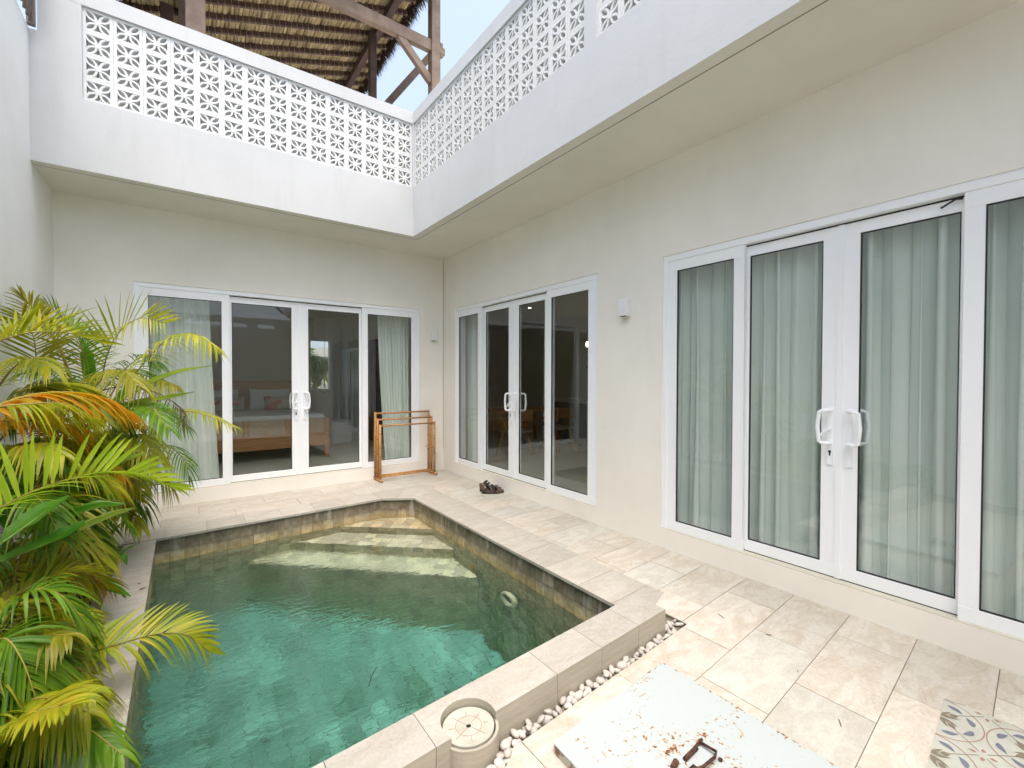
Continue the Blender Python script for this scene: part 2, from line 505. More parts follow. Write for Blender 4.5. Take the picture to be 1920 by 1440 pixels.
def leaf_mat(name, c1, c2, c3=None, pos=(.3, .7)):
    m = bpy.data.materials.new(name); m.use_nodes = True
    n, l = m.node_tree.nodes, m.node_tree.links
    b = n['Principled BSDF']; b.inputs['Roughness'].default_value = .38; b.inputs['Specular IOR Level'].default_value = .45
    ge = n.new('ShaderNodeNewGeometry')
    nz = n.new('ShaderNodeTexNoise'); nz.inputs['Scale'].default_value = 6; nz.inputs['Detail'].default_value = 4
    tc = n.new('ShaderNodeTexCoord'); l.new(tc.outputs['Object'], nz.inputs[0])
    ad = n.new('ShaderNodeMath'); ad.operation = 'MULTIPLY_ADD'; l.new(ge.outputs['Random Per Island'], ad.inputs[0]); ad.inputs[1].default_value = .45
    l.new(nz.outputs[0], ad.inputs[2])
    mr = n.new('ShaderNodeMapRange'); mr.inputs['From Min'].default_value = .3; mr.inputs['From Max'].default_value = 1.15
    l.new(ad.outputs[0], mr.inputs[0])
    r = n.new('ShaderNodeValToRGB'); e = r.color_ramp.elements
    e[0].position = pos[0]; e[0].color = (*c1, 1); e[1].position = pos[1]; e[1].color = (*c2, 1)
    if c3: q = r.color_ramp.elements.new(.92); q.color = (*c3, 1)
    l.new(mr.outputs[0], r.inputs[0]); l.new(r.outputs[0], b.inputs['Base Color'])
    t = n.new('ShaderNodeBsdfTranslucent'); l.new(r.outputs[0], t.inputs[0])
    mx = n.new('ShaderNodeMixShader'); mx.inputs[0].default_value = .5
    l.new(b.outputs[0], mx.inputs[1]); l.new(t.outputs[0], mx.inputs[2]); l.new(mx.outputs[0], n['Material Output'].inputs[0])
    return m


L_YG = leaf_mat('leaf_yellow_green', (.30, .37, .015), (.52, .50, .02), (.60, .44, .03))
L_GR = leaf_mat('leaf_green', (.10, .24, .012), (.23, .40, .02))
L_DK = leaf_mat('leaf_dark_green', (.05, .14, .01), (.13, .26, .015))
L_LI = leaf_mat('leaf_lime', (.30, .45, .015), (.46, .58, .03))
L_OR = leaf_mat('leaf_orange', (.46, .38, .015), (.74, .36, .012), (.74, .25, .012), (.25, .55))
L_BR = leaf_mat('leaf_brown', (.10, .06, .045), (.20, .13, .09))
L_OL = leaf_mat('leaf_olive', (.24, .26, .012), (.42, .38, .02))
M_RACH = mat('rachis', (.33, .32, .05), .5, (.30, .20, .05), 5)
M_STEM = mat('cane', (.16, .15, .06), .5, (.28, .24, .14), 14, stretch=(1, 1, 3))
M_BLADE = leaf_mat('broad_leaf', (.05, .19, .012), (.12, .32, .02))
M_BLADE_L = leaf_mat('broad_leaf_lime', (.19, .33, .02), (.32, .42, .05))
M_RIB = mat('leaf_rib', (.30, .38, .12), .5)

# ================================================================== SETTING
ZS = 3.39                       # soffit height
ZT, ZB = 2.556, .171            # door openings
FB, FR = -.817, -.883           # faces of the two terrace fascias
K = .066                        # the paving runs a little out of square
pool_in = [(-3.61, -4.865), (-1.105, -4.69), (-1.095, -1.309), (-1.433, -1.10), (-3.61, -1.22)]   # ccw
cope_out = [(-3.83, -5.09), (-.93, -4.937), (-.70, -4.66), (-.70, -.76), (-3.84, -.90)]
f_in = lambda x: -4.69 + .07 * (x + 1.105)
f_out = lambda x: -4.903 + .061 * (x + 1.104)
t_out = lambda x: -4.937 + .0755 * (x + .93)
HC = .13
trench = [(-4.4, t_out(-4.4)), (-.93, -4.937), (-.93, -4.70), (-4.4, f_in(-4.4) + .02)]
DC = (-2.478, -4.944)           # stone lid centre
def circ(c, r, n, a0=0, a1=2 * pi, close=False):
    return [(c[0] + r * cos(a0 + (a1 - a0) * i / n), c[1] + r * sin(a0 + (a1 - a0) * i / n)) for i in range(n + (1 if close else 0))]
bulge = circ(DC, .172, 20)
planter = [(-4.46, -8.2), (-3.83, -8.2), (-3.83, -1.24), (-4.46, -1.27)]
W1 = lambda p: [(x, y) for x, y in p]

# deck base with the joints showing on top
base = MB()
big = [(-4.5, -8.6), (.02, -8.6), (.02, .02), (-4.5, .02)]
pool_hole = [(-3.66, -4.93), (-1.06, -4.74), (-1.05, -1.27), (-1.40, -1.05), (-3.66, -1.17)]
for fr in minus(big, [ccw(pool_hole), ccw(trench), bulge, ccw(planter)]):
    base.prism(fr, -.16, -.006)
floor = part('patio_floor', base, M_GROUT, None)
tag(floor, kind='structure')

pool_obs = [(-3.84, -5.1), (-.70, -4.93), (-.70, -.735), (-3.84, -.93)]     # pool with its coping
cop_zone = [(-.93, -4.95), (-.695, -4.95), (-.695, -4.63), (-.93, -4.65)]
# tiles: bands across x, two staggered joints
TW, T0, TL = .3225, 4.195, .652
gp = .0019
random.seed(3)
obs = [ccw([(-3.84, -4.95), (-1.0, -4.72), (-.70, -4.61), (-.70, -.735), (-3.84, -.93)]), ccw(trench), bulge, ccw(planter)]
for i in range(-14, 14):
    y1 = -(T0 + TW * i); y0 = y1 - TW
    off = 0 if i % 2 else -TL / 2
    for j in range(-1, 8):
        x1 = -j * TL + off; x0 = x1 - TL
        q = [(x0 + gp, y0 + K * x0 + gp), (x1 - gp, y0 + K * x1 + gp), (x1 - gp, y1 + K * x1 - gp), (x0 + gp, y1 + K * x0 - gp)]
        q = clip_in(q, [(-4.45, -8.55), (-.001, -8.55), (-.001, -.001), (-4.45, -.001)])
        if len(q) < 3: continue
        cx = sum(p[0] for p in q) / len(q); cyy = sum(p[1] for p in q) / len(q)
        frs = minus(q, obs)
        if not frs: continue
        mb = MB()
        dz = random.uniform(-.0008, .0008)
        for f in frs:
            mb.prism([(x - cx, y - cyy) for x, y in f], -.012, dz, bottom=False)
        o = bpy.data.objects.new('tile', mb.mesh('tile', M_TILE if random.random() < .72 else M_TILE2))
        o.location = (cx, cyy, 0); o.rotation_euler = (0, 0, 0)
        SC.collection.objects.link(o); o.parent = floor

# soil bed and trench bed
sb = MB()
nx, ny = 14, 120
for a in range(nx + 1):
    for b_ in range(ny + 1):
        sb.v.append((-4.46 + .64 * a / nx, -8.3 + 7.1 * b_ / ny, -.045 + .02 * sin(a * 3.1 + b_ * 1.7) * sin(b_ * 2.3) + random.uniform(-.012, .012)))
for a in range(nx):
    for b_ in range(ny):
        i0 = a * (ny + 1) + b_; sb.f.append((i0, i0 + ny + 1, i0 + ny + 2, i0 + 1)); sb.m.append(0)
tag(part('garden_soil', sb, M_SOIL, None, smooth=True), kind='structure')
tb = MB()
for fr in [ccw(trench)] : tb.prism(fr, -.16, -.05)
tb.prism(bulge, -.16, -.051)
tag(part('trench_bed', tb, M_GROUT, None), kind='structure')
gb = MB(); gb.box(-60, 60, -60, 60, -2.3, -2.2)
tag(part('ground', gb, M_SOIL, None), kind='structure')

# ------------------------------------------------------------------ coping
cope = thing('pool_coping', 'pale limestone coping around the green pool with a raised front edge', 'pool edge', (-2.3, -4.8, 0))
def cope_piece(poly, z0, z1, m=M_COPE):
    mb = MB(); p = ccw(poly)
    c = (sum(q[0] for q in p) / len(p), sum(q[1] for q in p) / len(p))
    mb.prism([(x - c[0], y - c[1]) for x, y in p], z0 - z1, 0)
    o = part('coping_stone', mb, [m], cope)
    o.matrix_parent_inverse = Matrix.Translation(-Vector(cope.location)); o.location = (c[0], c[1], z1)
    return o
OV = .008
def strip(a, b, c_, d_, ts):
    """quads between line a-b (inner) and c-d (outer)"""
    L = lambda p, q, t: (p[0] + (q[0] - p[0]) * t, p[1] + (q[1] - p[1]) * t)
    for t0, t1 in zip(ts[:-1], ts[1:]):
        e = .0016 / max(.1, math.dist(a, b))
        cope_piece([L(a, b, t0 + e), L(a, b, t1 - e), L(c_, d_, t1 - e), L(c_, d_, t0 + e)], -.022, .001)
# right side (inner x -1.10), joints read from the photo
ri = lambda y: (-1.095 - .01 * (y + 1.309) / -3.4 - OV, y)
ys = [-1.309, -1.83, -2.49, -2.82, -3.15, -3.474, -3.81, -4.18, -4.50, -4.74]
for k in range(len(ys) - 1):
    y0, y1 = ys[k] - .0016, ys[k + 1] + .0016
    yo = lambda y: y + K * .4
    a = [ri(y0), ri(y1), (-.702, yo(y1)), (-.702, yo(y0) if k else -1.119)]
    if k == len(ys) - 2: a = [ri(y0), (-1.11, -4.705), (-.93, -4.695), (-.702, -4.612), (-.702, yo(y0))]
    cope_piece(a, -.022, .001)
# chamfer and back side
cope_piece([(-1.103, -1.311), (-1.27, -1.211), (-1.05, -.86), (-.702, -.78), (-.702, -1.117)], -.022, .001)
cope_piece([(-1.273, -1.209), (-1.434, -1.108), (-1.434, -.748), (-.704, -.735), (-.704, -.777), (-1.052, -.857)], -.022, .001)
xs = [-1.437, -1.86, -2.197, -2.536, -2.878, -3.21, -3.54, -3.84]
bi = lambda x: -1.10 + .055 * (x + 1.433) - OV
bo = lambda x: -.745 + .055 * (x + 1.433)
for a_, b_ in zip(xs[:-1], xs[1:]):
    aa, bb = a_ - .0016, b_ + .0016
    cope_piece([(aa, bi(aa)), (bb, bi(bb) if bb > -3.8 else bi(-3.62)), (bb, bo(bb)), (aa, bo(aa))], -.022, .001)
# planter side
lys = [-1.245, -1.46, -2.0, -2.42, -2.75, -3.08, -3.42, -3.76, -4.07, -4.40, -4.85]
for a_, b_ in zip(lys[:-1], lys[1:]):
    cope_piece([(-3.83, a_ - .0016 - .012), (-3.83, b_ + .0016 - .012), (-3.61 + OV, b_ + .0016), (-3.61 + OV, a_ - .0016)], -.022, .001)
# raised front edge, with the round bite for the stone lid
fxs = [-1.104, -1.372, -1.690, -2.012, -2.648, -3.0, -3.35, -3.84]
core_poly = []
def bite(poly_outer_left, poly_outer_right):
    pts = circ(DC, .112, 28, 0, 2 * pi)
    return pts
for k, (a_, b_) in enumerate(zip(fxs[:-1], fxs[1:])):
    aa, bb = a_ - .0012, b_ + .0012
    if k == 0: aa = a_
    if not (b_ < DC[0] < a_):
        poly = [(bb, f_out(bb)), (aa, f_out(aa)), (aa, f_in(aa) + OV), (bb, f_in(bb) + OV)]
    else:
        r = .112
        yo = lambda x: f_out(x)
        angs = [i * pi / 36 for i in range(73)]
        arc = [(DC[0] + r * cos(t), DC[1] + r * sin(t)) for t in angs]
        arc = [p for p in arc if p[1] > f_out(p[0])]
        arc = [p for p in circ(DC, r, 48, -.5 * pi, 1.5 * pi, True) if p[1] > f_out(p[0])]
        poly = [(bb, f_out(bb)), (arc[-1][0], f_out(arc[-1][0]))] + arc[::-1] + [(arc[0][0], f_out(arc[0][0])), (aa, f_out(aa)), (aa, f_in(aa) + OV), (bb, f_in(bb) + OV)]
    c = (sum(q[0] for q in poly) / len(poly), sum(q[1] for q in poly) / len(poly))
    mb = MB()
    pp = [(x - c[0], y - c[1]) for x, y in poly]
    n = len(pp)
    zt, zm, zl = HC, HC - .002, -.05
    mb.add([(x, y, zl) for x, y in pp] + [(x, y, zt) for x, y in pp], [tuple(range(n, 2 * n))], 0)
    mb.add([(x, y, zl) for x, y in pp] + [(x, y, zt) for x, y in pp], [(i, (i + 1) % n, n + (i + 1) % n, n + i) for i in range(n)], 1)
    o = part('coping_stone', mb, [M_COPE, M_FACE], cope)
    o.matrix_parent_inverse = Matrix.Translation(-Vector(cope.location)); o.location = (c[0], c[1], 0)

# ------------------------------------------------------------------ pool basin
ZW, ZF = -.235, -1.75
pb = MB()
rim = [(-3.62, -4.875), (-1.095, -4.70), (-1.085, -1.30), (-1.43, -1.088), (-3.62, -1.21)]
ro = [(-3.9, -5.2), (-.8, -4.95), (-.78, -1.1), (-1.3, -.9), (-3.9, -.95)]
n = 5
pb.add([(x, y, -.024) for x, y in rim] + [(x, y, ZF - .01) for x, y in rim], [(i, (i + 1) % n, n + (i + 1) % n, n + i) for i in range(n)])
pb.add([(x, y, -.024) for x, y in rim] + [(x, y, -.024) for x, y in ro], [(i, (i + 1) % n, n + (i + 1) % n, n + i) for i in range(n)])
pb.add([(x, y, ZF - .012) for x, y in rim], [(0, 1, 2, 3, 4)])
pb.add([(x, y, -.024) for x, y in ro] + [(x, y, ZF - .2) for x, y in ro], [(i, (i + 1) % n, n + (i + 1) % n, n + i) for i in range(n)])
steps = [((-1.92, -1.118), (-1.098, -1.83), -.255), ((-2.41, -1.14), (-1.098, -2.32), -.47), ((-2.86, -1.165), (-1.098, -2.82), -.72)]
cornerA, cornerB = (-1.095, -1.309), (-1.433, -1.10)
for (a, b, z) in steps:
    poly = ccw([a, b, cornerA, cornerB]); poly = [(x + (.01 if False else 0), y) for x, y in poly]
    pb.prism(poly, ZF, z - .006)
basin = part('pool_basin', pb, M_GROUTP, None)
tag(basin, kind='structure')
TS = .1135
tile_mesh = MB(); h = TS / 2 - .0022
tile_mesh.box(-h, h, -h, h, -.006, 0)
tile_me = tile_mesh.mesh('pool_tile', M_PT)
far = MB()
near_count = 0
def wall_tiles(a, b, rows_near, ymin_near=-99):
    """a->b along the wall with the pool interior on the left"""
    global near_count
    a, b = Vector((*a, 0)), Vector((*b, 0)); L = (b - a).length; t = (b - a) / L
    nrm = Vector((-t.y, t.x, 0))
    nc = max(1, round(L / TS)); wd = L / nc
    for c in range(nc):
        for r in range(int((-.024 - ZF) / TS) + 1):
            z1 = -.024 - r * TS; z0 = max(ZF, z1 - TS)
            if z1 - z0 < .02: continue
            cen = a + t * ((c + .5) * wd) + Vector((0, 0, (z0 + z1) / 2))
            j = random.uniform(-.0012, .0015)
            if r < rows_near and near_count < 232:
                near_count += 1
                o = bpy.data.objects.new('pool_tile', tile_me); SC.collection.objects.link(o); o.parent = basin
                M = Matrix((t, Vector((0, 0, 1)), t.cross(Vector((0, 0, 1))))).transposed()
                # local z must point into the pool
                if M.col[2].dot(nrm) < 0: M = Matrix((-t, Vector((0, 0, 1)), nrm)).transposed()
                o.matrix_world = Matrix.Translation(cen + nrm * (.004 + j)) @ M.to_4x4() @ Matrix.Diagonal((wd / TS, 1, 1, 1))
            else:
                hw, hh = wd / 2 - .0022, (z1 - z0) / 2 - .0022
                vs = []
                for dn in (0, .004 + j):
                    for sx_, sz in ((-1, -1), (1, -1), (1, 1), (-1, 1)):
                        vs.append(cen + t * (sx_ * hw) + Vector((0, 0, sz * hh)) + nrm * dn)
                far.add(vs, [(4, 5, 6, 7), (0, 1, 5, 4), (1, 2, 6, 5), (2, 3, 7, 6), (3, 0, 4, 7)])
wall_tiles(rim[1], rim[2], 3)
wall_tiles(rim[2], rim[3], 3)
wall_tiles(rim[3], rim[4], 4)
wall_tiles(rim[4], rim[0], 0)
wall_tiles(rim[0], rim[1], 0)
# floor
for i in range(24):
    for j in range(36):
        x, y = -3.61 + (i + .5) * TS, -4.87 + (j + .5) * TS
        q = clip_in([(x - h, y - h), (x + h, y - h), (x + h, y + h), (x - h, y + h)], pool_in)
        if len(q) > 2 and parea(q) > 1e-3: far.prism(q, ZF - .006, ZF + random.uniform(0, .002), 1, bottom=False)
# steps: treads in a grid that follows the diagonal, then risers
prev = None
for k, (a, b, z) in enumerate(steps):
    va, vb = Vector(a), Vector(b); t = (vb - va).normalized(); nn = Vector((t.y, -t.x))
    if nn.dot(Vector((-2.4, -3)) - va) < 0: nn = -nn      # towards the deep end
    region = [a, b, cornerA, cornerB] if k == 0 else [a, b, steps[k - 1][1], steps[k - 1][0]]
    region = ccw(region)
    Ls = (vb - va).length
    for i in range(-6, int(Ls / TS) + 8):
        for j in range(0, 9):
            cs = va + t * ((i + .5) * TS) - nn * ((j + .5) * TS)
            q = [cs + t * (sx_ * h) + nn * (sy_ * h) for sx_, sy_ in ((-1, -1), (1, -1), (1, 1), (-1, 1))]
            q = ccw([(p.x, p.y) for p in q]); q = clip_in(q, region)
            if len(q) > 2 and parea(q) > 6e-4:
                c = (sum(p[0] for p in q) / len(q), sum(p[1] for p in q) / len(q))
                if near_count < 298:
                    near_count += 1
                    m_ = MB(); m_.prism([(x - c[0], y - c[1]) for x, y in q], -.006, 0, bottom=False)
                    o = bpy.data.objects.new('pool_tile', m_.mesh('pool_tile', M_PTSN_LIT)); SC.collection.objects.link(o)
                    o.parent = basin; o.location = (c[0], c[1], z)
                else: far.prism(q, z - .006, z + random.uniform(-.001, .001), 2, bottom=False)
    zlow = steps[k + 1][2] if k < 2 else ZF
    nc = round(Ls / TS); wd = Ls / nc; nr = max(1, round((z - zlow) / TS)); hh = (z - zlow) / nr
    for c in range(nc):
        for r in range(nr):
            cs = va + t * ((c + .5) * wd); zc = z - (r + .5) * hh
            vs = []
            for dn in (0, .005):
                for sx_, sz in ((-1, -1), (1, -1), (1, 1), (-1, 1)):
                    p = cs + t * (sx_ * (wd / 2 - .002)) + nn * dn; vs.append((p.x, p.y, zc + sz * (hh / 2 - .002)))
            far.add(vs, [(4, 5, 6, 7), (0, 1, 5, 4), (1, 2, 6, 5), (2, 3, 7, 6), (3, 0, 4, 7)])
ft = part('pool_tiling', far, [M_PTI, M_PTF, M_PTS_LIT], basin, fix=True); ft['kind'] = 'stuff'

wm = MB()
wp = [(-3.618, -4.873), (-1.097, -4.698), (-1.087, -1.302), (-1.431, -1.090), (-3.618, -1.212)]
wm.prism(wp, ZF - .05, ZW)
tag(part('pool_water', wm, M_WATER, None), kind='structure')

# ------------------------------------------------------------------ walls
def opening_wall(name, mp, s0, s1, z0, z1, ops, th, label, m=M_CREAM, mo=None):
    """wall slab with door openings; mp maps (s, n, z)"""
    mb = MB(); cur = s0
    for (a, b, zb, zt) in sorted(ops):
        mb.box(cur, a, 0, th, z0, z1, mp=mp)
        mb.box(a, b, 0, th, z0, zb, mp=mp); mb.box(a, b, 0, th, zt, z1, mp=mp); cur = b
    mb.box(cur, s1, 0, th, z0, z1, mp=mp)
    o = part(name, mb, m, None, fix=True)
    return tag(o, label, 'wall')


mpB = lambda s, n, z: (s, n, z)
mpR = lambda s, n, z: (n, s, z)
D = (-3.831, -.421); A = (-3.327, -.366); Bd = (-6.67, -4.09)
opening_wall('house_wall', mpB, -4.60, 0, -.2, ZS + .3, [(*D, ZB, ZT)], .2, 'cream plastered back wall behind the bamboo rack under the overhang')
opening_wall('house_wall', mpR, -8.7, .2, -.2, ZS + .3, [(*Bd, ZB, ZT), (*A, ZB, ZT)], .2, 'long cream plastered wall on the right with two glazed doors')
mb = MB(); mb.box(-4.65, -4.452, -8.9, .0, -.2, 4.53)
tag(part('boundary_wall', mb, M_LEFT, None), 'tall plain white wall behind the palms on the left', 'wall')
# thin shadow-gap bead in the inner corner
mb = MB(); mb.box(-.012, -.004, -.012, -.004, .35, ZS - .01)
tag(part('corner_bead', mb, M_SILL, None), 'thin plaster bead running up the inner wall corner', 'wall trim')

# terrace slab and soffit
sl = MB()
sl.box(-4.45, 5.2, FB + .0015, 6.2, ZS, ZS + .5)
sl.box(FR + .0015, 5.2, -8.7, FB + .0015, ZS, ZS + .5)
ter = tag(part('terrace_slab', sl, M_SOFFIT, None), 'cream soffit of the upper terrace overhanging the doors', 'terrace')
# fine groove near the outer soffit edge, its shadow painted as a dark strip
mb = MB(); mb.box(FR + .10, FR + .108, -8.7, FB + .11, ZS - .0015, ZS + .01); mb.box(-4.45, FR + .108, FB + .10, FB + .108, ZS - .0015, ZS + .01)
g_ = part('groove_shadow_line', mb, mat('groove_shadow', (.25, .22, .17), .9), ter)

def build_block():
    mb = MB(); W, H, T = .2150, .2133, .105; fr = .0245
    x0, x1, z0, z1 = -W / 2 + .0008, W / 2 - .0008, -H / 2 + .0008, H / 2 - .0008
    mb.box(x0, x1, 0, T, z0, z0 + fr); mb.box(x0, x1, 0, T, z1 - fr, z1)
    mb.box(x0, x0 + fr, 0.0004, T, z0 + fr, z1 - fr); mb.box(x1 - fr, x1, 0.0004, T, z0 + fr, z1 - fr)
    a, b = W / 2 - fr * .75, H / 2 - fr * .75
    N = 9
    for sx_, sz in ((1, 1), (-1, 1), (-1, -1), (1, -1)):
        ex, ez = sx_ * a, sz * b; L = sqrt(ex * ex + ez * ez); ux, uz = ex / L, ez / L; px, pz = -uz, ux
        def lens(l0, l1, wd):
            top = [];
            for i in range(N + 1):
                t = i / N; s_ = l0 + (l1 - l0) * t; w_ = wd * sin(pi * t) ** .85
                top.append((s_, w_))
            return top
        outer = lens(.004, L + .004, .0325); inner = lens(.030, L - .014, .0170)
        def ring(sg):
            return [(ux * s_ + px * w_ * sg, uz * s_ + pz * w_ * sg) for s_, w_ in outer], [(ux * s_ + px * w_ * sg, uz * s_ + pz * w_ * sg) for s_, w_ in inner]
        for sg in (1, -1):
            o_, i_ = ring(sg); y0, y1 = .003, T - .004
            vs = [(x, y0, z) for x, z in o_] + [(x, y0, z) for x, z in i_] + [(x, y1, z) for x, z in o_] + [(x, y1, z) for x, z in i_]
            q = N + 1; fs = []
            for k in range(N):
                fs += [(k, k + 1, q + k + 1, q + k), (2 * q + k, 3 * q + k, 3 * q + k + 1, 2 * q + k + 1),
                       (k, 2 * q + k, 2 * q + k + 1, k + 1), (q + k, q + k + 1, 3 * q + k + 1, 3 * q + k)]
            mb.add(vs, fs)
    # hub
    hub = [(.024 * cos(i * pi / 4 + pi / 8), .024 * sin(i * pi / 4 + pi / 8)) for i in range(8)]
    mb.add([(x, .001, z) for x, z in hub] + [(x, T - .002, z) for x, z in hub], [tuple(range(8)), tuple(range(15, 7, -1))] + [(i, (i + 1) % 8, 8 + (i + 1) % 8, 8 + i) for i in range(8)])
    return mb.mesh('breeze_block', M_BLOCK, fix=True)


BLK = build_block()
ZP0, ZP1, ZC = 4.041, 4.894, 5.043
mpFB = lambda s, n, z: (s, FB + n, z)
mpFR = lambda s, n, z: (FR + n, s, z)
parapet_b = thing('terrace_parapet', 'white terrace parapet of star breeze blocks left of the corner below the thatch roof', 'parapet', (-2.5, FB, ZS))
parapet_r = thing('terrace_parapet', 'white terrace parapet of star breeze blocks above the two right-hand doors', 'parapet', (FR, -4.5, ZS))
def fill(t, mp, edge, runs, piers, rot, coping_end):
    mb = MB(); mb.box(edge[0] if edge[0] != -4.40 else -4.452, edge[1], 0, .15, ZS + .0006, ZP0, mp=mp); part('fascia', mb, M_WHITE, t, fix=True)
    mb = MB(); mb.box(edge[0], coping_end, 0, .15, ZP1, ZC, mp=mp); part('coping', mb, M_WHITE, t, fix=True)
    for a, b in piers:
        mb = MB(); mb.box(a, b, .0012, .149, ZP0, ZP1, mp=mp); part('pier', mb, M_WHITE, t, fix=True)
    for (st, n, d, bw) in runs:
        for i in range(n):
            for r in range(4):
                o = bpy.data.objects.new('breeze_block', BLK); SC.collection.objects.link(o); o.parent = t
                o.matrix_parent_inverse = Matrix.Translation(-Vector(t.location))
                s = st + d * (i + .5) * bw; z = ZP0 + (r + .5) * (ZP1 - ZP0) / 4
                o.location = mp(s, .022, z); o.rotation_euler = (0, 0, rot); o.scale = (bw / .215, 1, 1)
fill(parapet_b, mpFB, (-4.40, FR), [(FR - .006, 15, -1, .215)], [(-4.40, -4.114)], 0, FR)
fill(parapet_r, mpFR, (-8.7, FB + .15), [(FB - .008, 15, -1, .2115), (-4.122, 12, -1, .2115), (-6.79, 8, -1, .2115)], [(-4.122, -3.9975), (-6.79, -6.66)], -pi / 2, FB + .15)

# railing above the boundary wall
for lo, hi, t_, mp_ in ((-4.452, -4.4005, parapet_b, mpFB),):
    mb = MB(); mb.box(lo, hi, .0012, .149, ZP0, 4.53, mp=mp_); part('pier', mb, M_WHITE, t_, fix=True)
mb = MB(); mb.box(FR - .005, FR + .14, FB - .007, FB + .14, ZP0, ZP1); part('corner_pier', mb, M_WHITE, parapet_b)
rl = thing('metal_railing', 'dark iron railing on top of the left wall at the photo corner', 'railing', (-4.43, -1.0, 4.53))
for yb in (-.86, -.93, -1.01, -1.10, -1.19, -1.30, -1.42, -1.55):
    mb = MB(); y2 = yb + random.uniform(-.02, .02)
    mb.tube([(-4.42, yb, 4.53), (-4.415, y2, 4.9), (-4.42, yb + .01, 5.6)], .014, 6)
    part('bar', mb, M_IRON, rl, smooth=True)
mb = MB(); mb.box(-4.45, -4.40, -.90, -.85, 4.53, 5.7); part('post', mb, M_IRON, rl)
mb = MB(); mb.box(-4.44, -4.40, -2.4, -.85, 5.55, 5.6); part('rail', mb, M_IRON, rl)

# wall and garden behind the camera (seen in the door glass)
mb = MB()
Yr = -8.7
mb.box(-4.65, .0, Yr - .2, Yr, -.2, 2.95)
mb.box(-4.65, .0, Yr - .2, Yr, 3.08, 3.25)
for a, b in ((-4.65, -3.3), (-2.42, -2.27), (-1.85, -1.58), (-1.10, .0)): mb.box(a, b, Yr - .2, Yr, 2.95, 3.08)
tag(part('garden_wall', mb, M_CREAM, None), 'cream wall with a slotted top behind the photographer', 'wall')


# ------------------------------------------------------------------ glazed doors
def rect_frame(mb, s0, s1, z0, z1, ws, wt, wb, n0, n1, mp, mi=0, wl=None, wr=None):
    wl = wl or ws; wr = wr or ws
    mb.box(s0, s1, n0, n1, z1 - wt, z1, mi, mp); mb.box(s0, s1, n0, n1, z0, z0 + wb, mi, mp)
    mb.box(s0, s0 + wl, n0 + .0004, n1, z0 + wb, z1 - wt, mi, mp); mb.box(s1 - wr, s1, n0 + .0004, n1, z0 + wb, z1 - wt, mi, mp)


def pane(par, mp, g, n):
    mb = MB(); mb.add([mp(g[0] + .004, n + .012, g[2] + .004), mp(g[1] - .004, n + .012, g[2] + .004), mp(g[1] - .004, n + .012, g[3] - .004), mp(g[0] + .004, n + .012, g[3] - .004)], [(0, 1, 2, 3)]); part('glass', mb, M_GLASS, par)
    mb = MB(); rect_frame(mb, g[0] - .003, g[1] + .003, g[2] - .003, g[3] + .003, .009, .009, .009, n + .004, n + .02, mp); part('gasket', mb, M_GASKET, par, fix=True)


def handle(par, mp, s, sgn, n, key, bow=.078):
    """sgn: side on which the grip bows out"""
    mb = MB()
    mb.box(s - .016, s + .016, n - .012, n, .925, 1.30, mp=mp)
    g = [(s, n - .01), (s, n - .05)]
    zt, zb = 1.295, 1.06
    pts = [(s + sgn * .0, n - .008, zt - .01), (s + sgn * .0, n - .045, zt - .008), (s + sgn * .03, n - .060, zt - .010), (s + sgn * (bow - .010), n - .062, zt - .020),
           (s + sgn * bow, n - .062, (zt + zb) / 2), (s + sgn * (bow - .010), n - .062, zb + .020), (s + sgn * .03, n - .060, zb + .010), (s, n - .045, zb + .008), (s, n - .008, zb + .01)]
    mb.tube([mp(*p) for p in pts], .0125, 8)
    mb.tube([mp(a_, 2 * n + .04 - b_, c_) for a_, b_, c_ in pts], .0125, 8)
    if key:
        mb.tube([mp(s, n - .012, 1.16), mp(s, n - .034, 1.162), mp(s - .02 * sgn * -1, n - .036, 1.15), mp(s + .05 * sgn, n - .036, 1.115)], .009, 6)
        mb.tube([mp(s, n - .0122, 1.012), mp(s, n - .0128, 1.012)], .009, 10, mi=1)
        mb.box(s - .0045, s + .0045, n - .0128, n - .012, .985, 1.012, 1, mp)
    part('handle', mb, [M_UPVC, M_GASKET], par, smooth=False, fix=True)


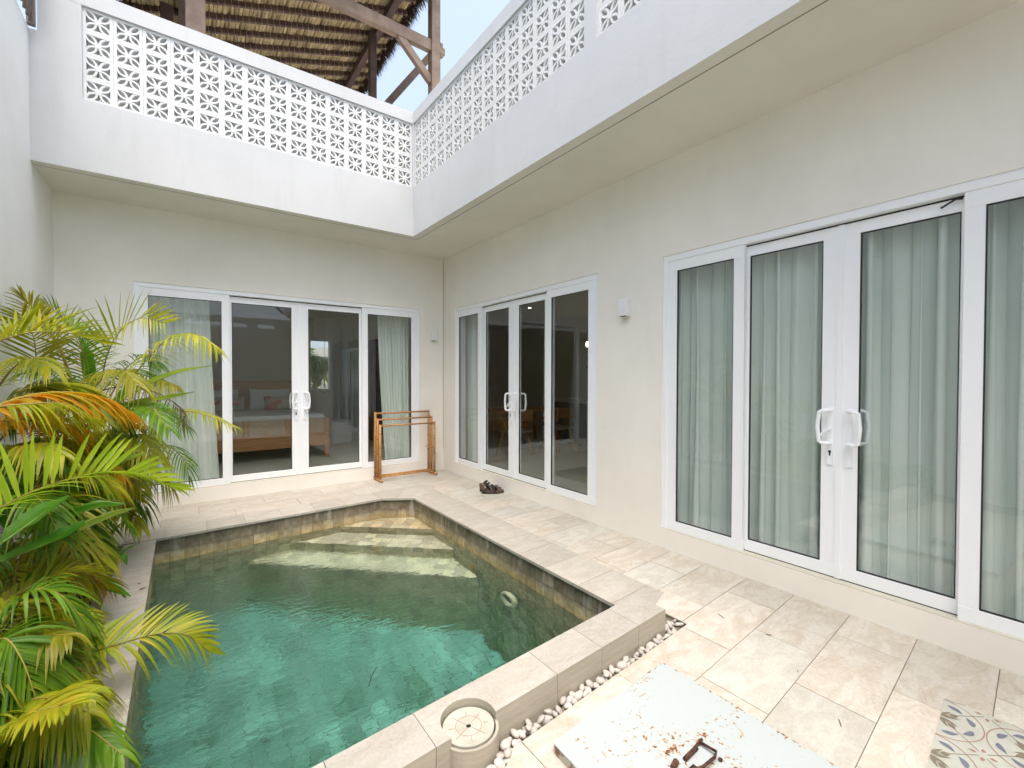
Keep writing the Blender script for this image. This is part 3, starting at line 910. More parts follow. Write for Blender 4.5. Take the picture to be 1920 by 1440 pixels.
def door_set(label, mp, ext, gl, loc, flip):
    """gl: four glass spans in order of s; flip: which order counts as left in the photo"""
    t = thing('sliding_door', label, 'glass door', loc)
    a, b = ext
    NF, NS = .022, .066
    mb = MB()
    mb.box(a, b, .012, .16, ZT - .052, ZT, mp=mp)
    mb.box(a, a + .042, .0124, .16, ZB, ZT - .052, mp=mp); mb.box(b - .042, b, .0124, .16, ZB, ZT - .052, mp=mp)
    part('outer_frame', mb, M_UPVC, t, fix=True, bevel=.002)
    mb = MB(); mb.box(a, b, .001, .16, ZB - .0005, ZB + .006, mp=mp)
    part('sill', mb, M_SILL, t, fix=True)
    (g1, g2, g3, g4) = gl
    GB, GT, SB, ST = .258, 2.416, .266, 2.418
    mid = (g2[1] + g3[0]) / 2
    # fixed outer lights
    for g, s0, s1 in ((g1, a + .042, g1[1] + .082), (g4, g4[0] - .082, b - .042)):
        mb = MB(); rect_frame(mb, s0, s1, ZB + .006, ZT - .052, .05, ZT - .052 - GT, GB - ZB - .006, NF, NF + .035, mp, wl=g[0] - s0, wr=s1 - g[1])
        fp = part('fixed_panel', mb, M_UPVC, t, fix=True, bevel=.002)
        pane(fp, mp, (g[0], g[1], GB, GT), NF)
    # sliding leaves
    for g, s0, s1, key in ((g2, g1[1] + .03, mid - .0015, 1), (g3, mid + .0015, g4[0] - .03, 0)):
        left = (g is g2)
        mb = MB(); rect_frame(mb, s0, s1, ZB + .012, 2.492, .05, 2.492 - ST, SB - ZB - .012, NS, NS + .04, mp, wl=g[0] - s0, wr=s1 - g[1])
        lf = part('sliding_leaf', mb, M_UPVC, t, fix=True, bevel=.002)
        pane(lf, mp, (g[0], g[1], SB, ST), NS)
        k_ = left if not flip else (not left)
        s = mid + (-1 if left else 1) * ((.047 if k_ else .060) if flip else .052)
        handle(lf, mp, s, (-1 if left else 1), NS, k_, (.056 if k_ else .070) if flip else .055)
    mb = MB(); mb.box(mid - .016, mid + .016, NS - .008, NS - .0005, ZB + .012, 2.492, mp=mp); part('meeting_strip', mb, M_UPVC, t, fix=True)
    mb = MB(); mb.box(a + .05, b - .05, NS + .002, NS + .03, ZB + .006, ZB + .0125, mp=mp); mb.box(a + .05, b - .05, NS + .01, NS + .05, 2.492, ZT - .052, mp=mp)
    part('track', mb, M_GASKET, t, fix=True)
    return t


door_set('white framed glass door in the back wall showing the bedroom behind', mpB, D, [(-3.702, -3.0075), (-2.90, -2.2236), (-2.016, -1.3335), (-1.219, -.547)], (-2.126, 0, ZB), False)
door_set('white framed glass door beside the sandals showing a dim dining room', mpR, A, [(-3.174, -2.5907), (-2.4272, -1.9195), (-1.6973, -1.1476), (-1.0047, -.4602)], (0, -1.85, ZB), True)
door_set('large white framed glass door with drawn curtains, nearest the camera on the right', mpR, Bd, [(-6.55, -6.047), (-5.9486, -5.4925), (-5.2886, -4.8094), (-4.7059, -4.2174)], (0, -5.38, ZB), True)


# ------------------------------------------------------------------ curtains
def curtain(label, mp, s0, s1, n, z0, z1, folds, amp, flare=(0, 0), seed=1, hem=.0, group=None):
    rnd = random.Random(seed)
    ns, nz_ = folds * 12, 14
    ph = [rnd.uniform(.6, 1.4) for _ in range(folds + 2)]
    cum = [0]
    for p_ in ph: cum.append(cum[-1] + p_)
    mb = MB()
    for j in range(nz_ + 1):
        v = j / nz_
        for i in range(ns + 1):
            u = i / ns
            f = u * folds; k = int(min(f, folds - 1)); uu = (cum[k] + (f - k) * ph[k]) / cum[folds]
            e0, e1 = s0 + flare[0] * (1 - v) ** 1.4, s1 + flare[1] * (1 - v) ** 1.4
            a_ = amp * (.75 + .5 * sin(k * 2.3)) * (1 + .25 * (1 - v) * sin(k * 1.7 + 3 * v))
            s = e0 + (e1 - e0) * uu + a_ * .55 * sin(4 * pi * f) * (1 - .4 * v)
            mb.v.append(mp(s, n + a_ * sin(2 * pi * f) + .01 * sin(f * 5.1 + v * 4), z0 + (z1 - z0) * v + (hem * sin(2 * pi * f + 1) * (1 - v) ** 6)))
    for j in range(nz_):
        for i in range(ns):
            q = j * (ns + 1) + i; mb.f.append((q, q + 1, q + ns + 2, q + ns + 1)); mb.m.append(0)
    o = part('curtain', mb, M_CURT if 'grey green' in label else M_SHEER, None, smooth=True)
    tag(o, label, 'curtain', group)
    return o


curtain('pale green curtain bunched behind the bedroom door, left half hidden by palms', mpB, -3.72, -3.12, .33, .14, 2.56, 9, .028, (-.05, .10), 3)
curtain('pale curtain swept narrow behind the bedroom door beside the bamboo rack', mpB, -.97, -.46, .33, .14, 2.56, 10, .024, (.13, 0), 5)
curtain('pale curtain behind the narrow corner pane of the dining room door', mpR, -.60, -.12, .30, .14, 2.6, 6, .025, (-.02, 0), 8)
curtain('thin gathered pale curtain at the right pane of the dining room door', mpR, -2.42, -2.33, .215, .14, 2.6, 3, .012, (0, 0), 9)
curtain('grey green curtain covering the left two panes of the nearest door', mpR, -5.40, -3.80, .235, .155, 2.54, 15, .066, (0, 0), 11, .02)
curtain('grey green curtain covering the right panes of the nearest door', mpR, -6.70, -5.36, .235, .155, 2.54, 11, .074, (0, 0), 13, .02)


# ------------------------------------------------------------------ rooms
def room(name, x0, x1, y0, y1, z0, z1, skip=()):
    f = MB(); f.box(x0, x1, y0, y1, z0 - .08, z0)
    tag(part(name + '_floor', f, M_INTF, None), kind='structure')
    wl_ = MB(); th = .12
    if 'w' not in skip: wl_.box(x0 - th, x0, y0, y1, z0, z1)
    if 'e' not in skip: wl_.box(x1, x1 + th, y0, y1, z0, z1)
    if 's' not in skip: wl_.box(x0, x1, y0 - th, y0, z0, z1)
    if 'n' not in skip: wl_.box(x0, x1, y1, y1 + th, z0, z1)
    wl_.box(x0 - th, x1 + th, y0 - th, y1 + th, z1, z1 + .1)
    tag(part(name + '_wall', wl_, M_INT, None), kind='structure')


room('bedroom', -4.5, -.05, .2, 5.6, .13, 3.0, skip=('s', 'n'))
# back wall of the bedroom with its window
mb = MB(); y = 5.6
mb.box(-4.5, -.80, y, y + .12, .13, 3.0); mb.box(-.35, -.05, y, y + .12, .13, 3.0)
mb.box(-.80, -.35, y, y + .12, .13, 1.19); mb.box(-.80, -.35, y, y + .12, 2.41, 3.0)
tag(part('bedroom_back_wall', mb, M_INT, None), kind='structure')
mb = MB(); rect_frame(mb, -.85, -.30, 1.14, 2.46, .04, .04, .04, y - .03, y + .02, mpB)
wn = tag(part('bedroom_window', mb, M_UPVC, None, fix=True), 'narrow white window in the bedroom back wall onto greenery', 'window')
mb = MB(); mb.add([(-.81, y + .03, 1.18), (-.34, y + .03, 1.18), (-.34, y + .03, 2.42), (-.81, y + .03, 2.42)], [(0, 1, 2, 3)]); part('glass', mb, M_GLASS, wn)
room('dining_room', .2, 5.2, -3.95, 5.0, .13, 3.0, skip=('w',))
room('near_room', .2, 3.2, -8.3, -4.07, .13, 3.0, skip=('w',))
mb = MB(); mb.box(.07, .2, .2, 5.7, .13, 3.0); tag(part('partition_wall', mb, M_INT, None), kind='structure')

# bed
bed = thing('bed', 'wooden bed with a rattan footboard seen through the back door', 'bed', (-2.3, 2.5, .13))
BX0, BX1, BY0, BY1 = -3.24, -1.36, 1.62, 3.72
mb = MB()
for x in (BX0, BX1 - .07): mb.box(x, x + .07, BY0, BY0 + .07, .13, .80)
part('leg', mb, M_TEAK, bed, bevel=.006)
mb = MB()
arch = [(BX0 + .035, BY0 + .035, .70)] + [(BX0 + .035 + .12 * (1 - cos(a)), BY0 + .035, .70 + .12 * sin(a)) for a in [pi / 12 * i for i in range(7)]] + \
       [(BX1 - .035 - .12 * (1 - cos(a)), BY0 + .035, .70 + .12 * sin(a)) for a in [pi / 12 * i for i in range(6, -1, -1)]]
mb.tube(arch, .036, 8)
mb.box(BX0 + .07, BX1 - .07, BY0 + .01, BY0 + .06, .50, .55)
for fx in (.34, .66):
    for q in (-.045, .015): mb.box(BX0 + (BX1 - BX0) * fx + q, BX0 + (BX1 - BX0) * fx + q + .03, BY0 + .012, BY0 + .055, .55, .80)
part('footboard_frame', mb, M_TEAK, bed)
M_RATT = mat('rattan', (.55, .42, .30), .7, (.34, .24, .16), 160, 2, (.4, .6))
mb = MB(); mb.box(BX0 + .06, BX1 - .06, BY0 + .028, BY0 + .042, .55, .80); part('rattan_panel', mb, M_RATT, bed)
mb = MB(); mb.box(BX0 - .01, BX1 + .01, BY0 - .015, BY0 + .03, .33, .50); mb.box(BX0, BX0 + .05, BY0, BY1, .33, .5); mb.box(BX1 - .05, BX1, BY0, BY1, .33, .5)
part('rail', mb, M_TEAK, bed, bevel=.004)
M_LINEN = mat('linen', (.66, .68, .70), .9)
mb = MB(); mb.box(BX0 + .04, BX1 - .04, BY0 + .08, BY1, .5, .86); part('mattress', mb, M_LINEN, bed, bevel=.04)
mb = MB(); mb.box(BX0 - .15, BX1 + .1, BY1 + .01, BY1 + .07, .13, 1.42); part('headboard', mb, M_TEAK, bed, bevel=.02)
def pillow(x, yy, z, wd, hgt, m, name, label, tilt=.35, spots=False):
    mb = MB(); N = 12
    for k in (1, -1):
        o = len(mb.v)
        for j in range(N + 1):
            for i in range(N + 1):
                u, v = 2 * i / N - 1, 2 * j / N - 1
                th = .075 * ((1 - u ** 4) * (1 - v ** 4)) ** .5 * k
                c_ = 1 - .06 * (u * u * v * v)
                px_, pz_ = u * wd / 2 * (1 - .05 * (1 - v * v)), v * hgt / 2 * (1 - .06 * (1 - u * u))
                mb.v.append((x + px_, yy + th + (pz_) * sin(tilt), z + hgt / 2 + pz_ * cos(tilt)))
        for j in range(N):
            for i in range(N):
                q = o + j * (N + 1) + i; mb.f.append((q, q + 1, q + N + 2, q + N + 1)); mb.m.append(0)
    return tag(part(name, mb, m, None, smooth=True, fix=True), label, 'pillow')
pillow(-2.88, 3.35, .86, .68, .42, M_LINEN, 'pillow', 'white bed pillow standing on the left half of the bed')
pillow(-2.02, 3.35, .86, .72, .42, M_LINEN, 'pillow', 'white bed pillow on the half of the bed nearer the window')
M_CUSH = mat('cushion', (.42, .40, .33), .9, (.52, .17, .13), 6.5, 1, (.56, .58))
pillow(-2.72, 3.10, .86, .50, .28, M_CUSH, 'cushion', 'beige cushion with red patches before the left pillow')
pillow(-1.92, 3.10, .86, .50, .28, M_CUSH, 'cushion', 'beige cushion with red patches before the pillow nearer the window')
# pendant lamp
pl = thing('pendant_lamp', 'small glass globe pendant hanging by the bedroom window', 'pendant lamp', (-1.05, 3.2, 1.3))
mb = MB(); mb.tube([(-1.05, 3.2, 3.0), (-1.05, 3.2, 1.36)], .004, 6); part('cord', mb, M_BRASS, pl)
mb = MB(); N = 10
mb.tube([(-1.05, 3.2, 1.26 + .1 * cos(pi * i / N) * -1) for i in range(N + 1)], [max(.1 * sin(pi * i / N), .004) for i in range(N + 1)], 16); part('globe', mb, M_GLASS, pl, smooth=True)
mb = MB(); mb.tube([(-1.05, 3.2, 1.36), (-1.05, 3.2, 1.27)], .014, 8); part('bulb_holder', mb, M_BRASS, pl)
# built-in sliding wardrobe door and brown door at the right of the bedroom
wd_ = thing('louvre_door', 'white panelled inner door on the bedroom side wall', 'door', (-.1, 4.7, .13))
mpI = lambda s, n, z: (-.06 - n, s, z)
for s0 in (3.95, 4.75):
    mb = MB(); rect_frame(mb, s0, s0 + .8, .2, 2.2, .08, .09, .09, 0, .04, mpI); part('door_frame', mb, M_UPVC, wd_, fix=True)
    mb = MB()
    mb.box(s0 + .08, s0 + .72, .005, .012, .29, 2.11, mp=mpI)
    for k in range(6): mb.box(s0 + .08, s0 + .72, .012, .03, .5 + k * .28, .53 + k * .28, mp=mpI)
    part('muntin', mb, M_UPVC, wd_, fix=True)
mb = MB(); mb.box(-.10, -.052, 2.42, 3.30, .13, 2.3); part_ = tag(part('inner_door', mb, M_WOODD, None, bevel=.004), 'dark brown inner door on the bedroom side wall', 'door')
mb = MB(); mb.box(-.98, -.88, 5.58, 5.599, .86, .96); tag(part('light_switch', mb, M_LAMP, None), 'small beige switch plate beside the bed', 'switch')
mb = MB(); mb.box(-.95, -.55, 3.0, 3.4, .13, .60); tag(part('ottoman', mb, M_LINEN, None, bevel=.03), 'pale upholstered box beside the bed', 'ottoman')

# dining room: table, chairs, counter, shelf
tb_ = thing('dining_table', 'wooden dining table inside the dim dining room', 'table', (2.0, .7, .13))
mb = MB(); mb.box(1.3, 2.9, .3, 1.2, .83, .87); part('tabletop', mb, M_TEAK, tb_, bevel=.005)
for x in (1.45, 2.75):
    for y_ in (.42, 1.08):
        mb = MB(); mb.bar((x, y_, .83), (x + (.08 if x > 2 else -.08), y_ + (.05 if y_ > .7 else -.05), .13), .06, .05, (0, 1, 0)); part('leg', mb, M_TEAK, tb_)
def chair(x, y_, rz, label):
    t = thing('dining_chair', label, 'chair', (x, y_, .13), 'chairs at the dining table')
    R_ = Matrix.Rotation(rz, 4, 'Z'); W_ = lambda a, b, c: tuple(R_ @ Vector((a, b, 0)) + Vector((x, y_, c + .13)))
    for sx_ in (-1, 1):
        mb = MB(); mb.bar(W_(sx_ * .22, -.24, 0), W_(sx_ * .20, .02, .58), .045, .035, (0, 0, 1)); part('leg', mb, M_TEAK, t)
        mb = MB(); mb.bar(W_(sx_ * .22, .26, 0), W_(sx_ * .20, .0, .58), .045, .035, (0, 0, 1)); part('leg', mb, M_TEAK, t)
    mb = MB(); mb.box(-.22, .22, -.22, .22, .40, .44, mp=W_); part('seat', mb, M_RATT, t, fix=True)
    mb = MB(); mb.box(-.22, .22, .20, .24, .62, .80, mp=W_); mb.box(-.24, -.2, -.2, .24, .58, .62, mp=W_); mb.box(.2, .24, -.2, .24, .58, .62, mp=W_); part('backrest', mb, M_TEAK, t, fix=True)
chair(1.35, -.12, pi, 'wooden V-legged chair at the near end of the dining table')
chair(2.35, -.15, pi, 'wooden V-legged chair further along the dining table')
ct = thing('kitchen_counter', 'pale topped counter at the right of the dining room', 'counter', (3.6, -.6, .13))
mb = MB(); mb.box(3.0, 4.4, -1.0, .9, .98, 1.03); part('worktop', mb, M_INTF, ct)
mb = MB(); mb.box(3.05, 4.35, -.95, .85, .13, .98); part('cabinet', mb, mat('dark_cabinet', (.16, .15, .12), .6), ct)
mb = MB(); mb.box(2.3, 3.6, 4.2, 4.9, .13, 1.95); tag(part('refrigerator', mb, mat('black_panel', (.02, .022, .025), .3), None, bevel=.01), 'tall black appliance in the back of the dining room', 'fridge')
mb = MB(); mb.box(4.9, 5.18, -1.5, 1.6, 1.75, 1.79); tag(part('wall_shelf', mb, M_TEAK, None), 'wooden wall shelf on the far dining room wall', 'shelf')
M_LIT = bpy.data.materials.new('lamp_light'); M_LIT.use_nodes = True
M_LIT.node_tree.nodes['Principled BSDF'].inputs['Emission Color'].default_value = (1, .72, .4, 1)
M_LIT.node_tree.nodes['Principled BSDF'].inputs['Emission Strength'].default_value = 6
def downlight(x, y_, label):
    mb = MB(); mb.tube([(x, y_, 3.0), (x, y_, 2.994)], .045, 16, 0); mb.tube([(x, y_, 2.9935), (x, y_, 2.992)], .032, 16, 1)
    tag(part('downlight', mb, [M_LAMP, M_LIT], None), label, 'ceiling light')
downlight(2.65, 1.10, 'lit round downlight in the dining room ceiling')
downlight(2.58, -5.90, 'lit round downlight above the curtains of the nearest room')
bb = thing('pendant_lamp', 'lit warm bulb hanging at the right edge of the dining room door', 'pendant lamp', (3.9, .60, 2.18))
c0 = B_ = None
mb = MB(); mb.tube([(3.9, .60, 3.0), (3.9, .60, 2.30)], .005, 6); part('cord', mb, M_GASKET, bb)
mb = MB(); mb.tube([(3.9, .60, 2.30), (3.9, .60, 2.26), (3.9, .60, 2.22), (3.9, .60, 2.18)], [.015, .03, .04, .008], 10); part('bulb', mb, M_LIT, bb, smooth=True)

# ================================================================== ROOFTOP PAVILION
pav = thing('thatched_pavilion', 'timber pavilion with a thatched roof standing on the terrace behind the parapet', 'pavilion', (-1.5, 2.4, 3.89))
zr = lambda x: 8.45 + .34 * (x + .3)
rough = lambda: random.uniform(-1, 1)
TZ = ZS + .5
def beam(name, a, b, w_, h_, m=M_WOODB, up=(0, 0, 1)):
    mb = MB(); mb.bar(a, b, w_, h_, up); return part(name, mb, m, pav, bevel=.006)
beam('post', (.335, 1.0, TZ), (.335, 1.0, 9.6), .17, .17, M_WOODB, (0, 1, 0))
beam('post', (-3.22, 1.0, TZ), (-3.22, 1.0, 7.3), .22, .2, M_WOODB, (0, 1, 0))
beam('post', (-.33, 2.36, TZ), (-.33, 2.36, 8.27), .13, .13, M_WOODD, (0, 1, 0))
beam('post', (-3.55, 2.3, TZ), (-3.55, 2.3, 7.2), .16, .16, M_WOODD, (0, 1, 0))
beam('tie_beam', (-3.6, 1.0, 7.478), (.28, 1.0, 7.478), .11, .2)
beam('beam_tenon', (.40, 1.0, 7.478), (.54, 1.0, 7.478), .07, .12)
beam('wedge', (.475, 1.0, 7.36), (.475, 1.0, 7.62), .05, .06, M_WOODB, (0, 1, 0))
beam('brace', (-.33, 1.0, 7.40), (.27, 1.0, 6.84), .09, .13)
beam('brace', (-.10, 2.3, 6.90), (.95, 2.3, 8.40), .11, .13, M_WOODD)
beam('purlin', (-.24, .4, zr(-.24) - .17), (-.24, 4.7, zr(-.24) - .17), .12, .15, M_WOODD)
beam('purlin', (-3.35, .4, zr(-3.35) - .17), (-3.35, 4.7, zr(-3.35) - .17), .12, .15, M_WOODD)
for k in range(12):
    yb = .70 + .372 * k
    beam('rafter', (-4.0, yb, zr(-4.0) - .045), (.17, yb, zr(.17) - .045), .05, .09, M_WOODD)
mb = MB()
for k in range(12):
    yb = .70 + .372 * k; x = -3.95
    while x < .15:
        mb.tube([(x, yb - .035, zr(x) - .01), (x + .01, yb - .04, zr(x) - .095), (x + .025, yb + .04, zr(x) - .095), (x + .03, yb + .035, zr(x) - .01)], .0035, 4, cap=False); x += .095
o = part('lashing', mb, M_RATT, pav); o['kind'] = 'stuff'
# thatch: bundled rows running along y between the rafters
mb = MB(); x = -4.02
while x < .24:
    for k in range(13):
        y0 = .36 + .372 * k; y1 = y0 + .372
        dx = random.uniform(-.012, .012); dz = random.uniform(-.008, .006); r = .034 + random.uniform(-.004, .004)
        pts = [(x + dx + random.uniform(-.006, .006), y0 + (y1 - y0) * q / 3, zr(x) + .03 + dz) for q in range(4)]
        mb.tube(pts, r, 7, cap=False)
    x += .058
mb.box(-4.05, .26, .35, 5.0, 0, .10, mp=lambda x, y, z: (x, y, zr(x) + .045 + z))
o = part('thatch', mb, M_THATCH, pav, smooth=False); o['kind'] = 'stuff'
mb = MB()
def tuft(p, d, ln, w_):
    d = Vector(d).normalized(); s_ = d.cross(Vector((rough(), rough(), rough()))).normalized() * w_
    p = Vector(p); q = p + d * ln * .6 + s_ * rough(); e = p + d * ln + Vector((0, 0, -.12 * ln))
    mb.add([p - s_, p + s_, q + s_ * .6, q - s_ * .6, e], [(0, 1, 2, 3), (3, 2, 4)])
for i in range(5200):
    y_ = random.uniform(.36, 5.0); x_ = .24 + random.uniform(-.12, .03)
    tuft((x_, y_, zr(x_) + random.uniform(-.03, .14)), (random.uniform(.25, .8), random.uniform(-.35, .35), random.uniform(-1.1, -.15)), random.uniform(.08, .24), .006)
for i in range(3600):
    x_ = random.uniform(-4.05, .26); y_ = 5.0 + random.uniform(-.25, .03)
    tuft((x_, y_, zr(x_) + random.uniform(-.06, .14)), (random.uniform(-.3, .3), random.uniform(.1, .6), random.uniform(-1.2, -.3)), random.uniform(.12, .32), .007)
for i in range(2200):
    y_ = random.uniform(.36, 5.0); x_ = -4.03 + random.uniform(-.03, .1)
    tuft((x_, y_, zr(x_) + random.uniform(-.03, .14)), (-.5, random.uniform(-.3, .3), random.uniform(-1.1, -.3)), random.uniform(.1, .28), .007)
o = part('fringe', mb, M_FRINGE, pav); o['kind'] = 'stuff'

# ================================================================== OBJECTS
# towel rack of bamboo
rk = thing('towel_rack', 'three tiered bamboo towel rack standing by the back door corner', 'towel rack', (-.71, -.05, 0))
def cane(name, a, b, r, nodes, par, seed=0):
    a, b = Vector(a), Vector(b); rnd = random.Random(seed)
    mb = MB(); L = (b - a).length; t = (b - a) / L
    pts, rs = [], []
    ns = [0] + [(i + rnd.uniform(.3, .7)) / nodes for i in range(nodes)] + [1]
    mb.tube([a, b], r, 10)
    for q in ns[1:-1]: mb.tube([a + t * (L * q - .004), a + t * (L * q), a + t * (L * q + .004)], [r * 1.02, r * 1.16, r * 1.02], 10, 1, cap=False)
    return part(name, mb, [M_BAMB, M_BAMBN], par, smooth=True)
lx, rx = -1.135, -.285
for k, (yy, ztop) in enumerate(((-.04, .965), (-.14, .88), (-.24, .80))):
    cane('upright', (lx, yy, .03), (lx, yy, ztop + .02), .0175, 4, rk, k)
    cane('upright', (rx, yy, .03), (rx, yy, ztop + .02), .0175, 4, rk, k + 9)
    cane('crossbar', (lx, yy, ztop), (rx, yy, ztop), .013, 4, rk, k + 20)
for yy in (-.14, -.24): cane('crossbar', (lx, yy, .07), (rx, yy, .07), .013, 4, rk, int(-yy * 99))
for x in (lx, rx): cane('foot', (x, .0 - .01, .021), (x, -.31, .021), .021, 2, rk, 5)
mb = MB(); mb.tube([(rx - .045, -.05, .42), (rx + .0, -.2, .42)], .01, 8); part('spacer', mb, M_BAMB, rk)

# wall lamps and socket
def wall_lamp(mp, s, z, wd, h_, label, cat='wall lamp', name='wall_lamp', dep=.07):
    t = thing(name, label, cat, mp(s, 0, z))
    mb = MB(); mb.box(s - wd / 2, s + wd / 2, -dep, -.001, z - h_ / 2, z + h_ / 2, mp=mp); part('housing', mb, M_LAMP, t, fix=True, bevel=.005)
    mb = MB(); mb.box(s - wd * .36, s + wd * .36, -dep * .85, -.015, z - h_ / 2 - .002, z - h_ / 2 + .001, mp=mp); part('lens', mb, M_GASKET, t, fix=True)
wall_lamp(mpB, -.195, 2.155, .095, .155, 'small white box wall lamp above the towel rack')
wall_lamp(mpR, -3.695, 2.155, .10, .155, 'small white box wall lamp between the two right-hand doors')
wall_lamp(mpB, -.163, .275, .07, .085, 'white weatherproof socket low on the wall by the towel rack', 'socket', 'wall_socket', .05)

# sandals
def sandal(x, y_, rz, label, sc=1.0, lean=0):
    t = thing('sandal', label, 'sandal', (x, y_, 0), 'pair of brown sandals')
    R_ = Matrix.Translation((x, y_, 0)) @ Matrix.Rotation(rz, 4, 'Z') @ Matrix.Scale(sc, 4)
    W_ = lambda a, b, c: tuple(R_ @ Vector((a, b, c)))
    out = []
    N = 28
    for i in range(N):
        a = 2 * pi * i / N; u = cos(a); v = sin(a)
        x_ = .145 * u; wv = .036 + .014 * max(0, u) + .004 * u
        out.append((x_, v * wv * (1 - .12 * abs(u) ** 3)))
    for nm, z0, z1, m, g in (('sole', 0, .014, M_SHOED, 1.0), ('footbed', .014, .034, M_SHOE, .95)):
        mb = MB(); mb.prism([(a * g, b * g) for a, b in out], z0, z1)
        mb.v = [W_(a, b, c + (.012 * ((-a) / .145) if a < 0 and c > .01 else (.012 * (a / .145) ** 3 if a > 0 else 0))) for a, b, c in mb.v]
        part(nm, mb, m, t, smooth=False)
    def strap(nm, x0, hgt, wd, tilt=0, m=M_SHOE, half=.046, z0=.015, skew=0):
        mb = MB(); K_ = 12; n0 = len(mb.v)
        for i in range(K_ + 1):
            a = pi * i / K_
            for s_ in (-.5, .5):
                for th in (0, .004):
                    mb.v.append(W_(x0 + s_ * wd + tilt * sin(a) + skew * cos(a), (half + th) * cos(a), z0 + (hgt + th) * sin(a) ** .8))
        for i in range(K_):
            q = n0 + 4 * i
            for f in ((0, 1, 5, 4), (2, 6, 7, 3), (0, 4, 6, 2), (1, 3, 7, 5)): mb.f.append(tuple(q + j for j in f)); mb.m.append(0)
        part(nm, mb, m, t, smooth=True, fix=True)
    strap('strap', .085, .055, .045, -.012)
    strap('strap', .035, .068, .03, -.02, M_SHOED, .045, .015, .015)
    strap('strap', -.02, .085, .025, -.03, M_SHOE, .043, .015, -.012)
    # heel counter
    mb = MB(); K_ = 12
    for i in range(K_ + 1):
        a = pi / 2 + pi * i / K_
        for z_ in (.03, .10):
            for th in (0, .004): mb.v.append(W_(-.10 + (.040 + th) * cos(a) - (z_ - .03) * .1, (.038 + th) * sin(a), z_))
    for i in range(K_):
        q = 4 * i
        for f in ((0, 4, 6, 2), (1, 3, 7, 5), (2, 6, 7, 3), (0, 1, 5, 4)): mb.f.append(tuple(q + j for j in f)); mb.m.append(0)
    part('heel_strap', mb, M_SHOE, t, smooth=True, fix=True)
    # ankle loop
    mb = MB(); mb.tube([W_(-.10, .038, .09), W_(-.06, .03, .125), W_(-.045, 0, .137), W_(-.06, -.03, .125), W_(-.10, -.038, .09)], [.008, .010, .010, .010, .008], 6); part('ankle_strap', mb, M_SHOED, t, smooth=True)
sandal(-.175, -1.69, radians(-28), 'brown strap sandal on the paving, the one nearer the pool')
sandal(-.135, -1.575, radians(-24), 'brown strap sandal on the paving, the one nearer the wall')

# rusted hatch cover
M_HATCH = bpy.data.materials.new('painted_steel_rusting'); M_HATCH.use_nodes = True
def hatch_nodes(m):
    n, l = m.node_tree.nodes, m.node_tree.links; b = n['Principled BSDF']; b.inputs['Roughness'].default_value = .45
    ge = n.new('ShaderNodeNewGeometry'); tc = n.new('ShaderNodeTexCoord')
    def noise(s, d=6, dist=0):
        q = n.new('ShaderNodeTexNoise'); q.inputs['Scale'].default_value = s; q.inputs['Detail'].default_value = d; q.inputs['Distortion'].default_value = dist
        l.new(ge.outputs['Position'], q.inputs[0]); return q.outputs[0]
    def math_(op, a, c, d=None):
        q = n.new('ShaderNodeMath'); q.operation = op
        for i, v in enumerate((a, c, d)):
            if v is None: continue
            if isinstance(v, (int, float)): q.inputs[i].default_value = v
            else: l.new(v, q.inputs[i])
        return q.outputs[0]
    big_, fine = noise(5, 3), noise(62, 9, .5)
    # distance from the handle: rust gathers round it
    ds = n.new('ShaderNodeVectorMath'); ds.operation = 'DISTANCE'; l.new(ge.outputs['Position'], ds.inputs[0]); ds.inputs[1].default_value = (-1.88, -5.56, .045)
    mr = n.new('ShaderNodeMapRange'); mr.inputs['From Min'].default_value = .03; mr.inputs['From Max'].default_value = .3; mr.inputs['To Min'].default_value = .07; mr.inputs['To Max'].default_value = 0
    l.new(ds.outputs['Value'], mr.inputs[0])
    sx = n.new('ShaderNodeSeparateXYZ'); l.new(tc.outputs['Generated'], sx.inputs[0])
    ex = math_('ABSOLUTE', math_('SUBTRACT', sx.outputs[0], .5), 0); ey = math_('ABSOLUTE', math_('SUBTRACT', sx.outputs[1], .5), 0)
    ed = math_('MAXIMUM', ex, ey)
    em = n.new('ShaderNodeMapRange'); em.inputs['From Min'].default_value = .47; em.inputs['From Max'].default_value = .502; em.inputs['To Max'].default_value = .11; l.new(ed, em.inputs[0])
    v = math_('ADD', math_('ADD', math_('MULTIPLY', fine, .62), math_('MULTIPLY', big_, .40)), math_('ADD', mr.outputs[0], em.outputs[0]))
    r = n.new('ShaderNodeValToRGB'); e = r.color_ramp.elements
    e[0].position = .582; e[0].color = (.435, .48, .49, 1); e[1].position = .70; e[1].color = (.06, .02, .012, 1)
    for p_, c in ((.622, (.42, .41, .33, 1)), (.636, (.40, .27, .13, 1)), (.655, (.24, .09, .03, 1))):
        q = r.color_ramp.elements.new(p_); q.color = c
    l.new(v, r.inputs[0]); l.new(r.outputs[0], b.inputs['Base Color'])
    bp = n.new('ShaderNodeBump'); bp.inputs['Strength'].default_value = .5; bp.inputs['Distance'].default_value = .004; l.new(v, bp.inputs['Height']); l.new(bp.outputs[0], b.inputs['Normal'])
hatch_nodes(M_HATCH)
M_RUST = mat('rust', (.13, .05, .025), .8, (.035, .018, .015), 60, 5, (.4, .6), bump=.6, bscale=120)
M_SIDE = mat('rusty_side', (.45, .44, .40), .6, (.20, .09, .045), 26, 7, (.5, .6))
ht = thing('hatch_cover', 'white painted steel hatch cover, rust spotted, lying on the paving', 'hatch cover', (-1.85, -5.6, 0))
hz = .042
hq = [(-2.214, -5.158), (-2.25, -6.02), (-1.425, -5.96), (-1.423, -5.105)]
mb = MB(); n = 4
N_ = 26
